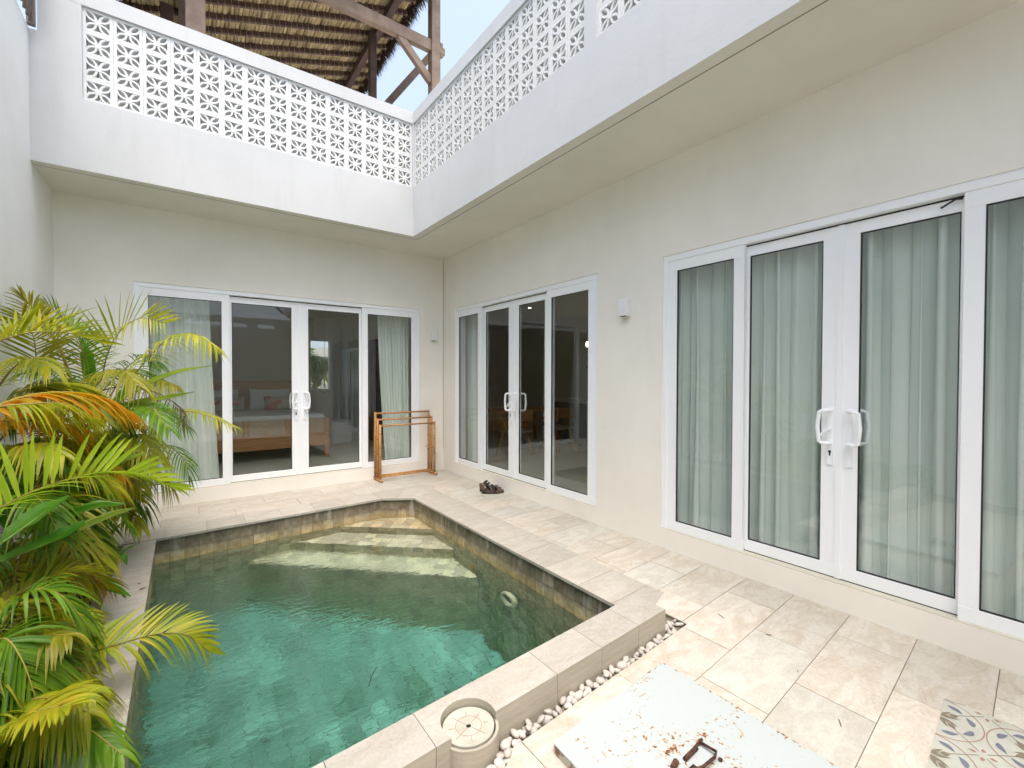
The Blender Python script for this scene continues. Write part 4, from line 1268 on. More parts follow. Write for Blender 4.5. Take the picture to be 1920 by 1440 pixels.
# plate with a slightly ragged rim
ring_ = []
for i in range(4):
    a, b = hq[i], hq[(i + 1) % 4]
    for k in range(N_):
        t_ = k / N_; ring_.append((a[0] + (b[0] - a[0]) * t_ + random.uniform(-.0013, .0013), a[1] + (b[1] - a[1]) * t_ + random.uniform(-.0013, .0013)))
mb.prism(ring_, hz - .004, hz)
part('plate', mb, [M_HATCH], ht)
mb = MB(); inn = [(x + (-1.83 - x) * .008, y_ + (-5.56 - y_) * .008) for x, y_ in hq]
mb.add([(x, y_, .001) for x, y_ in inn] + [(x, y_, hz - .003) for x, y_ in inn], [(i, (i + 1) % 4, 4 + (i + 1) % 4, 4 + i) for i in range(4)]); part('skirt', mb, M_SIDE, ht)
mb = MB(); hc = Vector((-1.875, -5.555, 0))
mb.box(hc.x - .055, hc.x + .02, hc.y - .035, hc.y + .01, hz + .0004, hz + .003)
A_, B2 = P(1311, 1390, 1), P(1262, 1432, 1)
def onz(px, py, z):
    d = P(px, py, 1) - CP; return CP + d * ((z - CP.z) / d.z)
mb.tube([onz(1312, 1391, hz + .012), onz(1343, 1409, hz + .018), onz(1340, 1420, hz + .016), onz(1318, 1438, hz + .014), onz(1290, 1445, hz + .012)], .0055, 7, 0)
mb.tube([onz(1306, 1402, hz + .007), onz(1284, 1424, hz + .007)], .009, 8, 0)
mb.tube([onz(1316, 1386, hz + .006), onz(1298, 1408, hz + .006)], .006, 6, 0)
mb.tube([onz(1268, 1428, hz + .004), onz(1262, 1440, hz + .004)], .012, 8, 0)
mb.tube([onz(1350, 1424, hz + .002), onz(1351, 1425, hz + .006)], .008, 8, 0)
part('handle', mb, M_RUST, ht, smooth=True)

# stone lid in its recess
lid = thing('stone_lid', 'round stone lid with engraved spokes and a dark finger hole in the raised pool edge', 'lid', (DC[0], DC[1], .09))
zl = .098
mb = MB()
ro_ = circ(DC, .1035, 40); rh = circ(DC, .0105, 40)
mb.add([(x, y_, zl) for x, y_ in ro_] + [(x, y_, zl) for x, y_ in rh], [(i, (i + 1) % 40, 40 + (i + 1) % 40, 40 + i) for i in range(40)])
mb.add([(x, y_, zl) for x, y_ in ro_] + [(x, y_, zl - .03) for x, y_ in ro_], [((i + 1) % 40, i, 40 + i, 40 + (i + 1) % 40) for i in range(40)])
mb.add([(x, y_, zl) for x, y_ in rh] + [(x, y_, zl - .03) for x, y_ in rh], [(i, (i + 1) % 40, 40 + (i + 1) % 40, 40 + i) for i in range(40)])
M_LID = mat('lid_stone', (.40, .39, .32), .7, (.50, .50, .44), 14, 5, bump=.2, bscale=80)
part('disc', mb, M_LID, lid)
M_ENG = mat('engraving', (.38, .26, .20), .8)
mb = MB()
for rr in (.0535,):
    o_, i_ = circ(DC, rr, 48), circ(DC, rr - .003, 48)
    mb.add([(x, y_, zl + .0008) for x, y_ in o_] + [(x, y_, zl + .0008) for x, y_ in i_], [(i, (i + 1) % 48, 48 + (i + 1) % 48, 48 + i) for i in range(48)])
for k in range(8):
    a = k * pi / 4 + .42; r0, r1 = (.014, .08) if k % 2 == 0 else (.058, .082)
    mb.bar((DC[0] + r0 * cos(a), DC[1] + r0 * sin(a), zl + .0003), (DC[0] + r1 * cos(a), DC[1] + r1 * sin(a), zl + .0003), .0022, .0014)
part('engraving', mb, M_ENG, lid)
mb = MB(); mb.prism(circ(DC, .0105, 24), .02, zl - .004); part('hole_shade_plug', mb, M_GASKET, lid)  # black plug in the hole, painted in place of the shade inside
# curb around the recess
mb = MB(); N_ = 40
arc = [a for a in [-pi + .12 + (pi - .32) * i / 20 for i in range(21)]]
o_ = [(DC[0] + .122 * cos(a), DC[1] + .122 * sin(a)) for a in arc]; i_ = [(DC[0] + .110 * cos(a), DC[1] + .110 * sin(a)) for a in arc]
nn_ = len(arc)
mb.add([(x, y_, .093) for x, y_ in o_] + [(x, y_, .093) for x, y_ in i_], [(i, i + 1, nn_ + i + 1, nn_ + i) for i in range(nn_ - 1)])
mb.add([(x, y_, -.05) for x, y_ in o_] + [(x, y_, .093) for x, y_ in o_], [(i, i + 1, nn_ + i + 1, nn_ + i) for i in range(nn_ - 1)])
mb.add([(x, y_, .02) for x, y_ in i_] + [(x, y_, .093) for x, y_ in i_], [(i + 1, i, nn_ + i, nn_ + i + 1) for i in range(nn_ - 1)])
mb.prism(circ(DC, .113, 40), -.05, .03)
o = part('recess_curb', mb, M_FACE, cope)

# underwater light and return inlet
lt = thing('pool_light', 'round cream ringed underwater lamp on the right pool wall', 'pool light', (-1.11, -3.40, -.60))
c = Vector((-1.115, -3.40, -.60)); mb = MB(); N_ = 28
mb.tube([c + Vector((-.045, .088 * cos(2 * pi * i / N_), .088 * sin(2 * pi * i / N_))) for i in range(N_ + 1)], .026, 10, cap=False)
part('ring', mb, mat('pool_lamp_plastic', (.62, .60, .42), .5), lt, smooth=True)
mb = MB(); mb.tube([c, c + Vector((-.04, 0, 0))], .085, 24); part('lens', mb, mat('pool_lamp_lens', (.10, .22, .16), .3), lt)
il = MB(); il.tube([(-1.10, -2.73, -.57), (-1.115, -2.73, -.57), (-1.13, -2.73, -.57)], [.026, .026, .016], 14)
tag(part('return_inlet', il, M_BRASS, None, smooth=True), 'small brass water inlet on the right pool wall under water', 'inlet')

# printed mat
M_MAT = mat('mat_vinyl', (.47, .48, .43), .5, (.41, .42, .37), 9, 4)
pm = thing('floor_mat', 'thin pale mat printed with grey and blue leaves and brown circles', 'mat', (-1.0, -6.4, 0))
ox, oy = -.523, -6.012
ax, ay = Vector((-1, -.078, 0)), Vector((.035, -1, 0))
Q = lambda u, v, z=.0035: tuple(Vector((ox, oy, z)) + ax * u + ay * v)
mb = MB()
mb.add([Q(0, 0, .001), Q(1.2, 0, .001), Q(1.2, .62, .001), Q(0, .62, .001), Q(0, 0), Q(1.2, 0), Q(1.2, .62), Q(0, .62)],
       [(7, 6, 5, 4), (0, 1, 5, 4), (1, 2, 6, 5), (2, 3, 7, 6), (3, 0, 4, 7)])
part('backing', mb, M_MAT, pm, fix=True)
C_ = .305; prC = MB(); prG = MB(); prB = MB()
def leafp(mb, u, v, a, ln, wd, z, kink=.3):
    pts = []
    N = 9
    for sg in (1, -1):
        rng = range(N + 1) if sg == 1 else range(N - 1, 0, -1)
        for i in rng:
            t = i / N; x_ = t * ln; y_ = sg * wd * sin(pi * t) ** .8 * (1.25 - .7 * t) + kink * wd * sin(pi * t)
            pts.append((u + x_ * cos(a) - y_ * sin(a), v + x_ * sin(a) + y_ * cos(a)))
    if a is not None: pts = clip_in(ccw(pts), [(.001, .001), (1.199, .001), (1.199, .619), (.001, .619)])
    if len(pts) > 2: mb.add([Q(p[0], p[1], z) for p in pts], [tuple(range(len(pts)))])
def ln_(mb, u0, v0, u1, v1, w_, z):
    n = 12
    for i in range(n):
        a, b = i / n, (i + 1) / n
        p = (u0 + (u1 - u0) * a, v0 + (v1 - v0) * a); q = (u0 + (u1 - u0) * b, v0 + (v1 - v0) * b)
        if min(p[0], q[0]) < 0 or min(p[1], q[1]) < 0 or max(p[1], q[1]) > .62: continue
        L = math.dist(p, q); nx_, ny_ = -(q[1] - p[1]) / L * w_ / 2, (q[0] - p[0]) / L * w_ / 2
        mb.add([Q(p[0] + nx_, p[1] + ny_, z), Q(q[0] + nx_, q[1] + ny_, z), Q(q[0] - nx_, q[1] - ny_, z), Q(p[0] - nx_, p[1] - ny_, z)], [(0, 1, 2, 3)])
for i in range(-1, 10):
    for j in range(-1, 7):
        u, v = .024 + .1525 * i, -.004 + .142 * j
        if i % 2 and j % 2 == 0:      # circle centres
            n = 48
            for k in range(n):
                a, b = 2 * pi * k / n, 2 * pi * (k + 1) / n
                ln_(prC, u + .150 * cos(a), v + .139 * sin(a), u + .150 * cos(b), v + .139 * sin(b), .0042, .0044)
            for k in range(4):
                a = pi / 4 + k * pi / 2
                ln_(prG, u, v, u + .196 * cos(a), v + .185 * sin(a), .0032, .0048)
                for sg in (-1, 1):
                    leafp(prG, u + .008 * cos(a), v + .008 * sin(a), a + sg * .33, .064, .0078, .005 + .0001 * sg, .3 * sg)
                    leafp(prB, u + .112 * cos(a + sg * .62), v + .108 * sin(a + sg * .62), a + sg * .62 - sg * 1.9, .058, .0118, .0056 + .0001 * sg, .5 * sg)
                leafp(prG, u + .045 * cos(a), v + .045 * sin(a), a, .036, .0115, .0054, 0)
        elif i % 2 == 0 and j % 2:
            for k in range(4):
                a = k * pi / 2
                leafp(prC, u + .018 * cos(a), v + .018 * sin(a), a, .024, .0075, .0046, 0)
PRT0 = part('circle_print', prC, mat('print_brown', (.34, .20, .15), .6), pm)
PRT1 = part('leaf_print', prG, mat('print_olive', (.20, .17, .12), .6), pm)
PRT2 = part('blue_leaf_print', prB, mat('print_blue', (.15, .165, .22), .6), pm)

for q_ in (PRT0, PRT1, PRT2): q_['kind'] = 'stuff'
# pebbles in the trench
rnd = random.Random(21)
peb_me = []
for k in range(6):
    bm = bmesh.new(); bmesh.ops.create_icosphere(bm, subdivisions=2, radius=1)
    sx_, sy_, sz_ = 1, rnd.uniform(.6, .8), rnd.uniform(.42, .6); ph = rnd.uniform(0, 6)
    for v in bm.verts:
        c = v.co; f = 1 + .10 * sin(2.1 * c.x + ph) * cos(1.7 * c.y + ph) + .05 * sin(3.3 * c.z + 2 * c.x + ph)
        v.co = Vector((c.x * sx_, c.y * sy_, c.z * sz_)) * f
    me = bpy.data.meshes.new('pebble'); bm.to_mesh(me); bm.free()
    me.polygons.foreach_set('use_smooth', [True] * len(me.polygons)); me.materials.append(M_PEB); peb_me.append(me)
placed = []
def try_peb(x, y_, z, r):
    for p in placed:
        if (p[0] - x) ** 2 + (p[1] - y_) ** 2 + 1.6 * (p[2] - z) ** 2 < ((p[3] + r) * .60) ** 2: return False
    placed.append((x, y_, z, r)); return True
for layer, (z, cnt) in enumerate(((-.034, 900), (-.010, 2200), (.008, 700))):
    for _ in range(cnt):
        r = rnd.uniform(.020, .033)
        x = rnd.uniform(-3.0, -.955)
        if rnd.random() < .25: x = rnd.uniform(-2.62, -2.3)
        lo, hi = t_out(x) + r * .75, f_out(x) - r * .72
        if x > -1.09: hi = -4.80 if layer == 0 else -4.86
        if abs(x - DC[0]) < .165:
            lo = DC[1] - sqrt(.172 ** 2 - (x - DC[0]) ** 2) + r * .6; 
            hi = DC[1] - sqrt(max(0, .124 ** 2 - (x - DC[0]) ** 2)) - r * .7 if abs(x - DC[0]) < .124 else f_out(x) - r * .7
        if hi < lo:
            if hi < lo - .014: continue
            lo = hi = (lo + hi) / 2
        if layer == 2 and (x > -1.2 or rnd.random() < .4): continue
        y_ = rnd.uniform(lo, hi)
        if len(placed) < 235: try_peb(x, y_, z + rnd.uniform(-.004, .004), r)
for i, (x, y_, z, r) in enumerate(placed):
    o = bpy.data.objects.new('pebble', rnd.choice(peb_me)); SC.collection.objects.link(o)
    o.location = (x, y_, z); o.scale = (r, r, r)
    o.rotation_euler = (rnd.uniform(-.7, .7), rnd.uniform(-.7, .7), rnd.uniform(0, 6.28))
    zone = 'beside the curb of the round stone lid' if x < -2.25 else ('at the blunt end of the trench past the raised edge' if x > -1.1 else ('in the trench stretch nearest the hatch cover' if x < -1.55 else 'in the trench stretch beyond the hatch cover'))
    tag(o, ('larger ' if r > .027 else 'small ') + 'whitish pebble ' + zone, 'pebble', 'pebbles in the trench by the pool')

mb = MB(); mb.tube([(.035, -5.868, 2.450), (.040, -5.928, 2.484), (.045, -5.957, 2.480)], .0055, 6)
tag(part('latch_rod', mb, M_GASKET, None), 'thin dark bent rod caught in the top track of the nearest door', 'rod')
# small litter
for px, py, ln, a, lab in ((1352, 1155, .05, 1.2, 'thin dry twig on the paving near the end of the pebble trench'), (1575, 1355, .045, .5, 'short dark twig lying on the paving beyond the hatch cover'),
                           (1496, 1258, .02, .3, 'tiny dry leaf scrap on the paving between hatch and door')):
    p = onz(px, py, .003); mb = MB(); mb.tube([p - Vector((cos(a), sin(a), 0)) * ln / 2, p + Vector((0, 0, .002)), p + Vector((cos(a), sin(a), 0)) * ln / 2], .0016, 5)
    tag(part('twig', mb, M_WOODD, None), lab, 'twig')
p = P(697, 1268, 1) - CP; p = CP + p * ((ZW + .002 - CP.z) / p.z)
mb = MB(); mb.tube([p + Vector((.05, .06, 0)), p + Vector((0, 0, .001)), p - Vector((.04, .07, 0))], .0025, 5)
tag(part('twig', mb, M_WOODD, None), 'thin brown twig floating on the pool water', 'twig')

M_DRY = leaf_mat('dry_leaf', (.22, .09, .05), (.38, .20, .11))
for px, py, z, ln_2, a, lab in ((268, 1104, .004, .045, .4, 'curled reddish petal on the narrow pool edge beside the planter'), (262, 1094, .004, .03, 1.9, 'small reddish petal on the narrow pool edge, the one further off'),
                                (540, 1030, ZW + .003, .03, .9, 'small pale leaf scrap floating near the back of the pool'), (1441, 1190, .003, .03, 2.2, 'small tan leaf flake on the paving beyond the pebble trench')):
    p = onz(px, py, z); d = Vector((cos(a), sin(a), 0)); sd2 = Vector((-sin(a), cos(a), 0)); mb = MB(); n = 7
    for i in range(n):
        t = i / (n - 1); ww = .16 * ln_2 * sin(pi * (.08 + .84 * t)); c_ = p + d * (ln_2 * (t - .5)) + sd2 * (.2 * ln_2 * sin(pi * t))
        mb.v += [tuple(c_ - sd2 * ww + Vector((0, 0, .003))), tuple(c_), tuple(c_ + sd2 * ww + Vector((0, 0, .004)))]
    for i in range(n - 1):
        q = 3 * i; mb.f += [(q, q + 1, q + 4, q + 3), (q + 1, q + 2, q + 5, q + 4)]; mb.m += [0, 0]
    tag(part('fallen_leaf', mb, M_DRY, None, smooth=True), lab, 'leaf')

# ================================================================== PLANTS
prnd = random.Random(5)
def catmull(pts, n):
    pts = [Vector(p) for p in pts]
    if len(pts) == 2: pts = [pts[0], (pts[0] + pts[1]) / 2, pts[1]]
    ext = [pts[0] * 2 - pts[1]] + pts + [pts[-1] * 2 - pts[-2]]
    segs = len(pts) - 1; out = []
    for k in range(n + 1):
        t = k / n * segs; i = min(int(t), segs - 1); t -= i
        a, b, c, d = ext[i:i + 4]
        out.append(.5 * ((2 * b) + (c - a) * t + (2 * a - 5 * b + 4 * c - d) * t * t + (3 * b - a - 3 * c + d) * t ** 3))
    return out
def keep(v):
    return Vector((max(v.x, -4.44), v.y, max(v.z, -.03)))
def frond(pts, par, m, n=26, L=.34, wd=.014, droop=.35, lift=.45, up=(0, 0, 1), start=.12, amax=1.15, amin=.45, sides=(1, 1), mr=None, seed=None, rad=.007, jitter=.06, bare=True, label=None):
    rnd = random.Random(seed if seed is not None else prnd.random())
    C = catmull(pts, 40); mb = MB()
    ln = [0]
    for a, b in zip(C[:-1], C[1:]): ln.append(ln[-1] + (b - a).length)
    tot = ln[-1]
    rr = [rad * (1 - .8 * i / 40) for i in range(41)]
    rb = MB(); rb.tube([keep(c) for c in C], rr, 6)
    U_ = Vector(up)
    for k in range(n):
        t = start + (1 - start) * (k + .5) / n
        for sg, on in ((1, sides[0]), (-1, sides[1])):
            if not on or rnd.random() < .03: continue
            tt = min(.999, t + rnd.uniform(-.35, .35) / n)
            f = tt * 40; i = min(39, int(f)); p = C[i].lerp(C[i + 1], f - i)
            T = (C[min(i + 2, 40)] - C[max(i - 1, 0)]).normalized()
            S = T.cross(U_).normalized(); N = S.cross(T).normalized()
            a = amax + (amin - amax) * tt ** 1.3 + rnd.uniform(-jitter, jitter)
            lf = lift + rnd.uniform(-.12, .12)
            D0 = (T * cos(a) + (S * sg * cos(lf) + N * sin(lf)) * sin(a)).normalized()
            prof = (min(1, .45 + 2.2 * (tt - start))) * (1 - .62 * max(0, (tt - .45) / .55) ** 1.4)
            l_ = L * prof * rnd.uniform(.9, 1.08)
            W_ = (T - D0 * T.dot(D0)).normalized()
            W_ = (W_ + N * rnd.uniform(-.25, .25)).normalized()
            ns = 5; o = len(mb.v); dr = droop * rnd.uniform(.75, 1.3)
            twist = rnd.uniform(-.3, .3)
            for q in range(ns + 1):
                s_ = q / ns
                c_ = p + D0 * (l_ * (s_ - .12 * s_ * s_)) + Vector((0, 0, -dr * l_ * s_ * s_))
                ww = wd * (.45 + 2.1 * s_ if s_ < .26 else 1.0) * (1 - max(0, (s_ - .3) / .7) ** 1.8)
                ww = max(ww, .0006) / 2
                Wq = (W_ + N * twist * s_).normalized()
                mid = c_ + N * (-ww * .35)
                for v in (c_ - Wq * ww, mid, c_ + Wq * ww): mb.v.append(tuple(keep(v)))
            for q in range(ns):
                b_ = o + 3 * q
                mb.f += [(b_, b_ + 1, b_ + 4, b_ + 3), (b_ + 1, b_ + 2, b_ + 5, b_ + 4)]; mb.m += [0, 0]
    fo = part('frond', mb, [m], par, smooth=True)
    if label: fo['label'] = label
    part('rachis', rb, mr or M_RACH, fo, smooth=True)
    return fo


def blade(pts, par, m, wd=.05, fold=.35, up=(0, 0, 1), curl=0, label=None, peak=.4):
    C = catmull(pts, 16); mb = MB(); U_ = Vector(up)
    for i, c in enumerate(C):
        T = (C[min(i + 1, 16)] - C[max(i - 1, 0)]).normalized(); S = T.cross(U_)
        S = S.normalized() if S.length > 1e-3 else Vector((1, 0, 0)); N = S.cross(T).normalized()
        t = i / 16; w_ = wd * (sin(pi * min(1, t / peak) / 2) ** .7 if t < peak else cos(pi / 2 * ((t - peak) / (1 - peak)) ** 1.5) ** .9) + .0015
        for u in (-1, -.5, 0, .5, 1):
            wv = .06 * wd * sin(t * 23 + u * 3)
            mb.v.append(tuple(keep(c + S * (u * w_) * cos(fold) + N * (abs(u) * w_ * sin(fold) - curl * w_ * u * u + wv * abs(u)))))
    for i in range(16):
        for j in range(4):
            a = i * 5 + j; mb.f.append((a, a + 1, a + 6, a + 5)); mb.m.append(0)
    lf = part('leaf', mb, m, par, smooth=True)
    if label: lf['label'] = label
    rb = MB(); rb.tube([keep(c - Vector((0, 0, .002))) for c in C], [.0045 * (1 - .8 * i / 16) for i in range(17)], 5)
    part('midrib', rb, M_RIB, lf, smooth=True)
    return lf


def canes(par, x, y_, n, hgt, spread=.12, r=.016, lean=.15):
    tops = []
    for k in range(n):
        a = prnd.uniform(0, 6.28); d = prnd.uniform(0, spread)
        b = Vector((max(-4.38, x + d * cos(a)), y_ + d * sin(a), -.06)); h_ = hgt * prnd.uniform(.7, 1.05)
        t_ = b + Vector((cos(a) * lean * h_, sin(a) * lean * h_, h_)); t_ = keep(t_)
        mb = MB(); C = catmull([b, b.lerp(t_, .5) + Vector((0, 0, .03)), t_], 10)
        mb.tube(C, [r * (1 - .3 * i / 10) for i in range(11)], 8)
        for i in range(1, 9, 2): mb.tube([C[i] - Vector((0, 0, .005)), C[i], C[i] + Vector((0, 0, .005))], [r * .95, r * 1.2, r * .95], 8, cap=False)
        part('cane', mb, M_STEM, par, smooth=True); tops.append(t_)
    return tops


def arch(base, az, L, rise, drop, n=5):
    """arched rachis from base towards azimuth az"""
    pts = []
    for i in range(n):
        t = i / (n - 1); r = L * (t * .95)
        pts.append(keep(Vector(base) + Vector((sin(az) * r, cos(az) * r, rise * sin(min(1, t * 1.25) * pi / 2) - drop * max(0, t - .35) ** 1.7))))
    return pts


palmA = thing('areca_palm', 'furthest areca palm with yellow green fronds reaching in front of the back door', 'palm', (-4.15, -1.75, -.04))
palmB = thing('areca_palm', 'areca palm in the middle of the bed with an orange dying frond', 'palm', (-4.15, -2.75, -.04))
palmC = thing('areca_palm', 'areca palm nearest the camera with a frond arching over the pool edge', 'palm', (-4.12, -4.0, -.04))
ging = thing('broad_leaf_plant', 'ginger like plant with broad green leaves growing between the two nearer palms', 'plant', (-4.1, -3.2, -.04))
ging2 = thing('broad_leaf_plant', 'plant with long lime green leaves rising among the furthest palm', 'plant', (-4.12, -2.2, -.04))
canes(palmA, -4.15, -1.62, 9, .95); canes(palmB, -4.15, -2.7, 8, .85); canes(palmC, -4.12, -3.95, 7, .4)
canes(ging, -4.05, -3.1, 6, .5, .15, .011); canes(ging2, -4.1, -2.15, 6, .7, .12, .011)
# --- fronds read from the photograph: (px, py, forward distance)
G = lambda l: [P(*q) for q in l]
CA = (215, 870, 4.45); CB = (110, 880, 3.4)
def F(par, m, path, **k): return frond(G(path), par, m, **k)
# furthest palm
F(palmA, L_YG, [(188, 760, 4.3), (197, 680, 4.25), (222, 625, 4.2), (262, 597, 4.1), (312, 606, 4.0)], n=24, L=.50, wd=.026, droop=.05, lift=.6, start=.12, sides=(0, 1), seed=1, amax=1.25, up=(-.3, -.6, .8))
F(palmA, L_YG, [(188, 760, 4.3), (197, 680, 4.25), (222, 625, 4.2), (262, 597, 4.1), (312, 606, 4.0)], n=20, L=.30, wd=.016, droop=.8, lift=-.2, start=.3, sides=(1, 0), seed=2)
F(palmA, L_YG, [(225, 735, 4.1), (262, 690, 4.0), (310, 640, 3.9), (360, 625, 3.8), (408, 652, 3.7)], n=34, L=.30, wd=.017, droop=.75, lift=.1, seed=3)
F(palmA, L_DK, [(185, 740, 4.3), (225, 700, 4.2), (270, 668, 4.1), (300, 690, 4.0)], n=30, L=.30, wd=.013, droop=.5, seed=4)
F(palmA, L_GR, [(205, 745, 4.2), (235, 700, 4.2), (262, 700, 4.1), (300, 715, 4.0)], n=30, L=.34, wd=.014, droop=.6, seed=41)
F(palmA, L_OL, [(200, 770, 4.2), (240, 735, 4.1), (290, 712, 4.0), (330, 722, 3.9)], n=26, L=.26, wd=.02, droop=.9, lift=.0, seed=5)
F(palmA, L_GR, [(175, 790, 4.4), (165, 720, 4.4), (150, 650, 4.35), (110, 590, 4.3), (62, 568, 4.1)], n=34, L=.40, wd=.010, droop=.15, lift=.7, seed=6)
F(palmA, L_GR, [(195, 830, 4.3), (240, 790, 4.2), (300, 770, 4.1), (350, 800, 4.0)], n=30, L=.3, wd=.014, droop=.9, seed=7)
F(palmA, L_YG, [(220, 800, 4.1), (275, 772, 4.0), (335, 770, 3.9), (385, 778, 3.8), (440, 800, 3.7)], n=32, L=.26, wd=.013, droop=.55, lift=.4, seed=8)
F(palmA, L_GR, [(225, 870, 4.2), (262, 840, 4.1), (310, 835, 4.0), (345, 862, 3.9), (355, 895, 3.9)], n=30, L=.24, wd=.012, droop=.8, lift=.2, seed=9)
F(palmA, L_OL, [(215, 900, 4.2), (250, 880, 4.1), (290, 885, 4.0), (322, 915, 4.0)], n=26, L=.26, wd=.014, droop=1.0, lift=.1, seed=10)
F(palmA, L_DK, [(215, 920, 4.3), (235, 905, 4.2), (262, 930, 4.1), (275, 965, 4.1)], n=24, L=.24, wd=.012, droop=1.0, seed=11)
F(palmA, L_YG, [(205, 860, 4.2), (235, 815, 4.2), (262, 800, 4.1), (300, 825, 4.0)], n=26, L=.26, wd=.013, droop=.9, seed=12)
F(palmA, L_BR, [(180, 735, 3.9), (230, 725, 3.85), (290, 735, 3.8), (330, 758, 3.7), (350, 785, 3.7)], n=26, L=.24, wd=.009, droop=.9, lift=-.3, seed=13, mr=M_WOODD, label='dried brown frond')
# tall pair against the wall on the left
F(palmB, L_OL, [(135, 720, 3.6), (115, 660, 3.5), (85, 610, 3.4), (58, 575, 3.3), (40, 552, 3.25)], n=30, L=.34, wd=.016, droop=.25, lift=.2, seed=14, rad=.014)
F(palmB, L_OL, [(75, 720, 3.3), (68, 670, 3.3), (62, 630, 3.2), (40, 590, 3.1)], n=24, L=.40, wd=.015, droop=.1, lift=.1, seed=15, amax=1.0, up=(.1, -1, .2))
F(palmB, L_YG, [(-30, 650, 2.4), (20, 632, 2.5), (70, 622, 2.6), (130, 625, 2.8), (195, 645, 3.0)], n=26, L=.36, wd=.017, droop=.15, lift=.75, seed=16, sides=(1, 1), amax=1.3)
F(palmB, L_GR, [(150, 760, 3.7), (158, 690, 3.7), (150, 640, 3.6), (128, 600, 3.6)], n=28, L=.34, wd=.014, droop=.3, seed=17)
F(palmB, L_DK, [(150, 790, 3.7), (130, 740, 3.6), (95, 700, 3.4), (50, 700, 3.2)], n=28, L=.32, wd=.016, droop=.6, seed=18)
# orange frond
F(palmB, L_OR, [(-40, 775, 2.3), (40, 745, 2.45), (110, 735, 2.6), (180, 742, 2.75), (245, 772, 2.9)], n=40, L=.36, wd=.024, droop=.6, lift=.1, seed=19, amax=1.1, jitter=.2, start=.02, label='orange dying frond')
F(palmB, L_OR, [(-40, 800, 2.4), (40, 785, 2.5), (90, 790, 2.6), (150, 800, 2.7)], n=34, L=.30, wd=.02, droop=.8, lift=.3, seed=20, amax=1.1, label='orange dying frond')
F(palmB, L_YG, [(30, 735, 2.6), (90, 720, 2.75), (150, 725, 2.9), (215, 755, 3.0)], n=40, L=.34, wd=.024, droop=.5, lift=.1, seed=21, amax=1.0)
F(palmB, L_YG, [(-20, 765, 2.2), (60, 757, 2.3), (125, 758, 2.45), (190, 790, 2.6)], n=28, L=.22, wd=.014, droop=.9, lift=.0, seed=22)
F(palmB, L_DK, [(120, 860, 3.4), (160, 800, 3.4), (210, 780, 3.4), (250, 800, 3.4)], n=30, L=.34, wd=.018, droop=.7, seed=23)
F(palmB, L_DK, [(110, 850, 3.4), (80, 800, 3.2), (50, 780, 3.0), (10, 800, 2.8)], n=26, L=.3, wd=.016, droop=.7, seed=24)
F(palmB, L_OR, [(140, 880, 3.0), (170, 865, 3.0), (205, 870, 3.0), (232, 895, 3.0)], n=26, L=.16, wd=.012, droop=1.2, seed=25)
F(palmB, L_GR, [(130, 900, 3.2), (180, 850, 3.2), (230, 845, 3.3), (270, 870, 3.3)], n=30, L=.24, wd=.016, droop=.8, seed=26)
# big lime frond across the left
F(palmC, L_LI, [(-60, 975, 1.75), (5, 950, 1.85), (60, 922, 1.95), (130, 898, 2.1), (200, 885, 2.25), (262, 890, 2.4), (330, 915, 2.55)], n=26, L=.36, wd=.024, droop=.10, lift=1.0, seed=27, sides=(0, 1), amax=1.35, amin=.35, start=.02, up=(0, -.3, 1))
F(palmC, L_LI, [(-60, 975, 1.75), (5, 950, 1.85), (60, 922, 1.95), (130, 898, 2.1), (200, 885, 2.25), (262, 890, 2.4), (330, 915, 2.55)], n=26, L=.26, wd=.018, droop=.4, lift=.35, seed=28, sides=(1, 0), amax=.6, amin=.35, start=.02)
# lower fronds
F(palmC, L_OL, [(-30, 1160, 2.0), (40, 1110, 2.1), (110, 1078, 2.2), (165, 1075, 2.3), (208, 1105, 2.4)], n=34, L=.26, wd=.014, droop=.3, lift=.5, seed=29)
F(palmC, L_OR, [(60, 1115, 2.3), (120, 1085, 2.35), (165, 1078, 2.4), (205, 1100, 2.45)], n=26, L=.18, wd=.009, droop=.7, lift=.2, seed=30)
F(palmC, L_YG, [(20, 1165, 2.1), (80, 1148, 2.2), (130, 1140, 2.25), (190, 1148, 2.35)], n=30, L=.2, wd=.012, droop=.4, lift=.3, seed=31)
F(palmC, L_YG, [(-40, 1190, 1.8), (0, 1150, 1.9), (50, 1130, 2.0), (110, 1165, 2.1)], n=24, L=.26, wd=.016, droop=.7, lift=.4, seed=32)
F(palmC, L_YG, [(40, 1270, 1.95), (95, 1240, 2.0), (160, 1226, 2.05), (235, 1204, 2.12), (300, 1188, 2.2), (352, 1192, 2.25), (392, 1222, 2.3)], n=44, L=.29, wd=.0165, droop=.18, lift=.75, seed=33, sides=(0, 1), amax=1.05, start=.05)
F(palmC, L_YG, [(40, 1270, 1.95), (95, 1240, 2.0), (160, 1226, 2.05), (235, 1204, 2.12), (300, 1188, 2.2), (352, 1192, 2.25), (392, 1222, 2.3)], n=36, L=.19, wd=.012, droop=.8, lift=.0, seed=34, sides=(1, 0), start=.2, amax=.8)
F(palmC, L_YG, [(20, 1300, 1.85), (70, 1262, 1.9), (120, 1252, 1.95), (168, 1262, 2.0), (204, 1292, 2.05)], n=24, L=.17, wd=.017, droop=.95, lift=-.1, seed=35)
F(palmC, L_GR, [(-30, 1290, 1.8), (30, 1255, 1.85), (80, 1240, 1.9), (120, 1235, 1.95)], n=24, L=.2, wd=.013, droop=.4, seed=36)
F(palmC, L_YG, [(-60, 1440, 1.55), (-20, 1420, 1.6), (10, 1405, 1.62), (45, 1398, 1.66)], n=14, L=.25, wd=.016, droop=.35, lift=.5, seed=37, amin=.4)
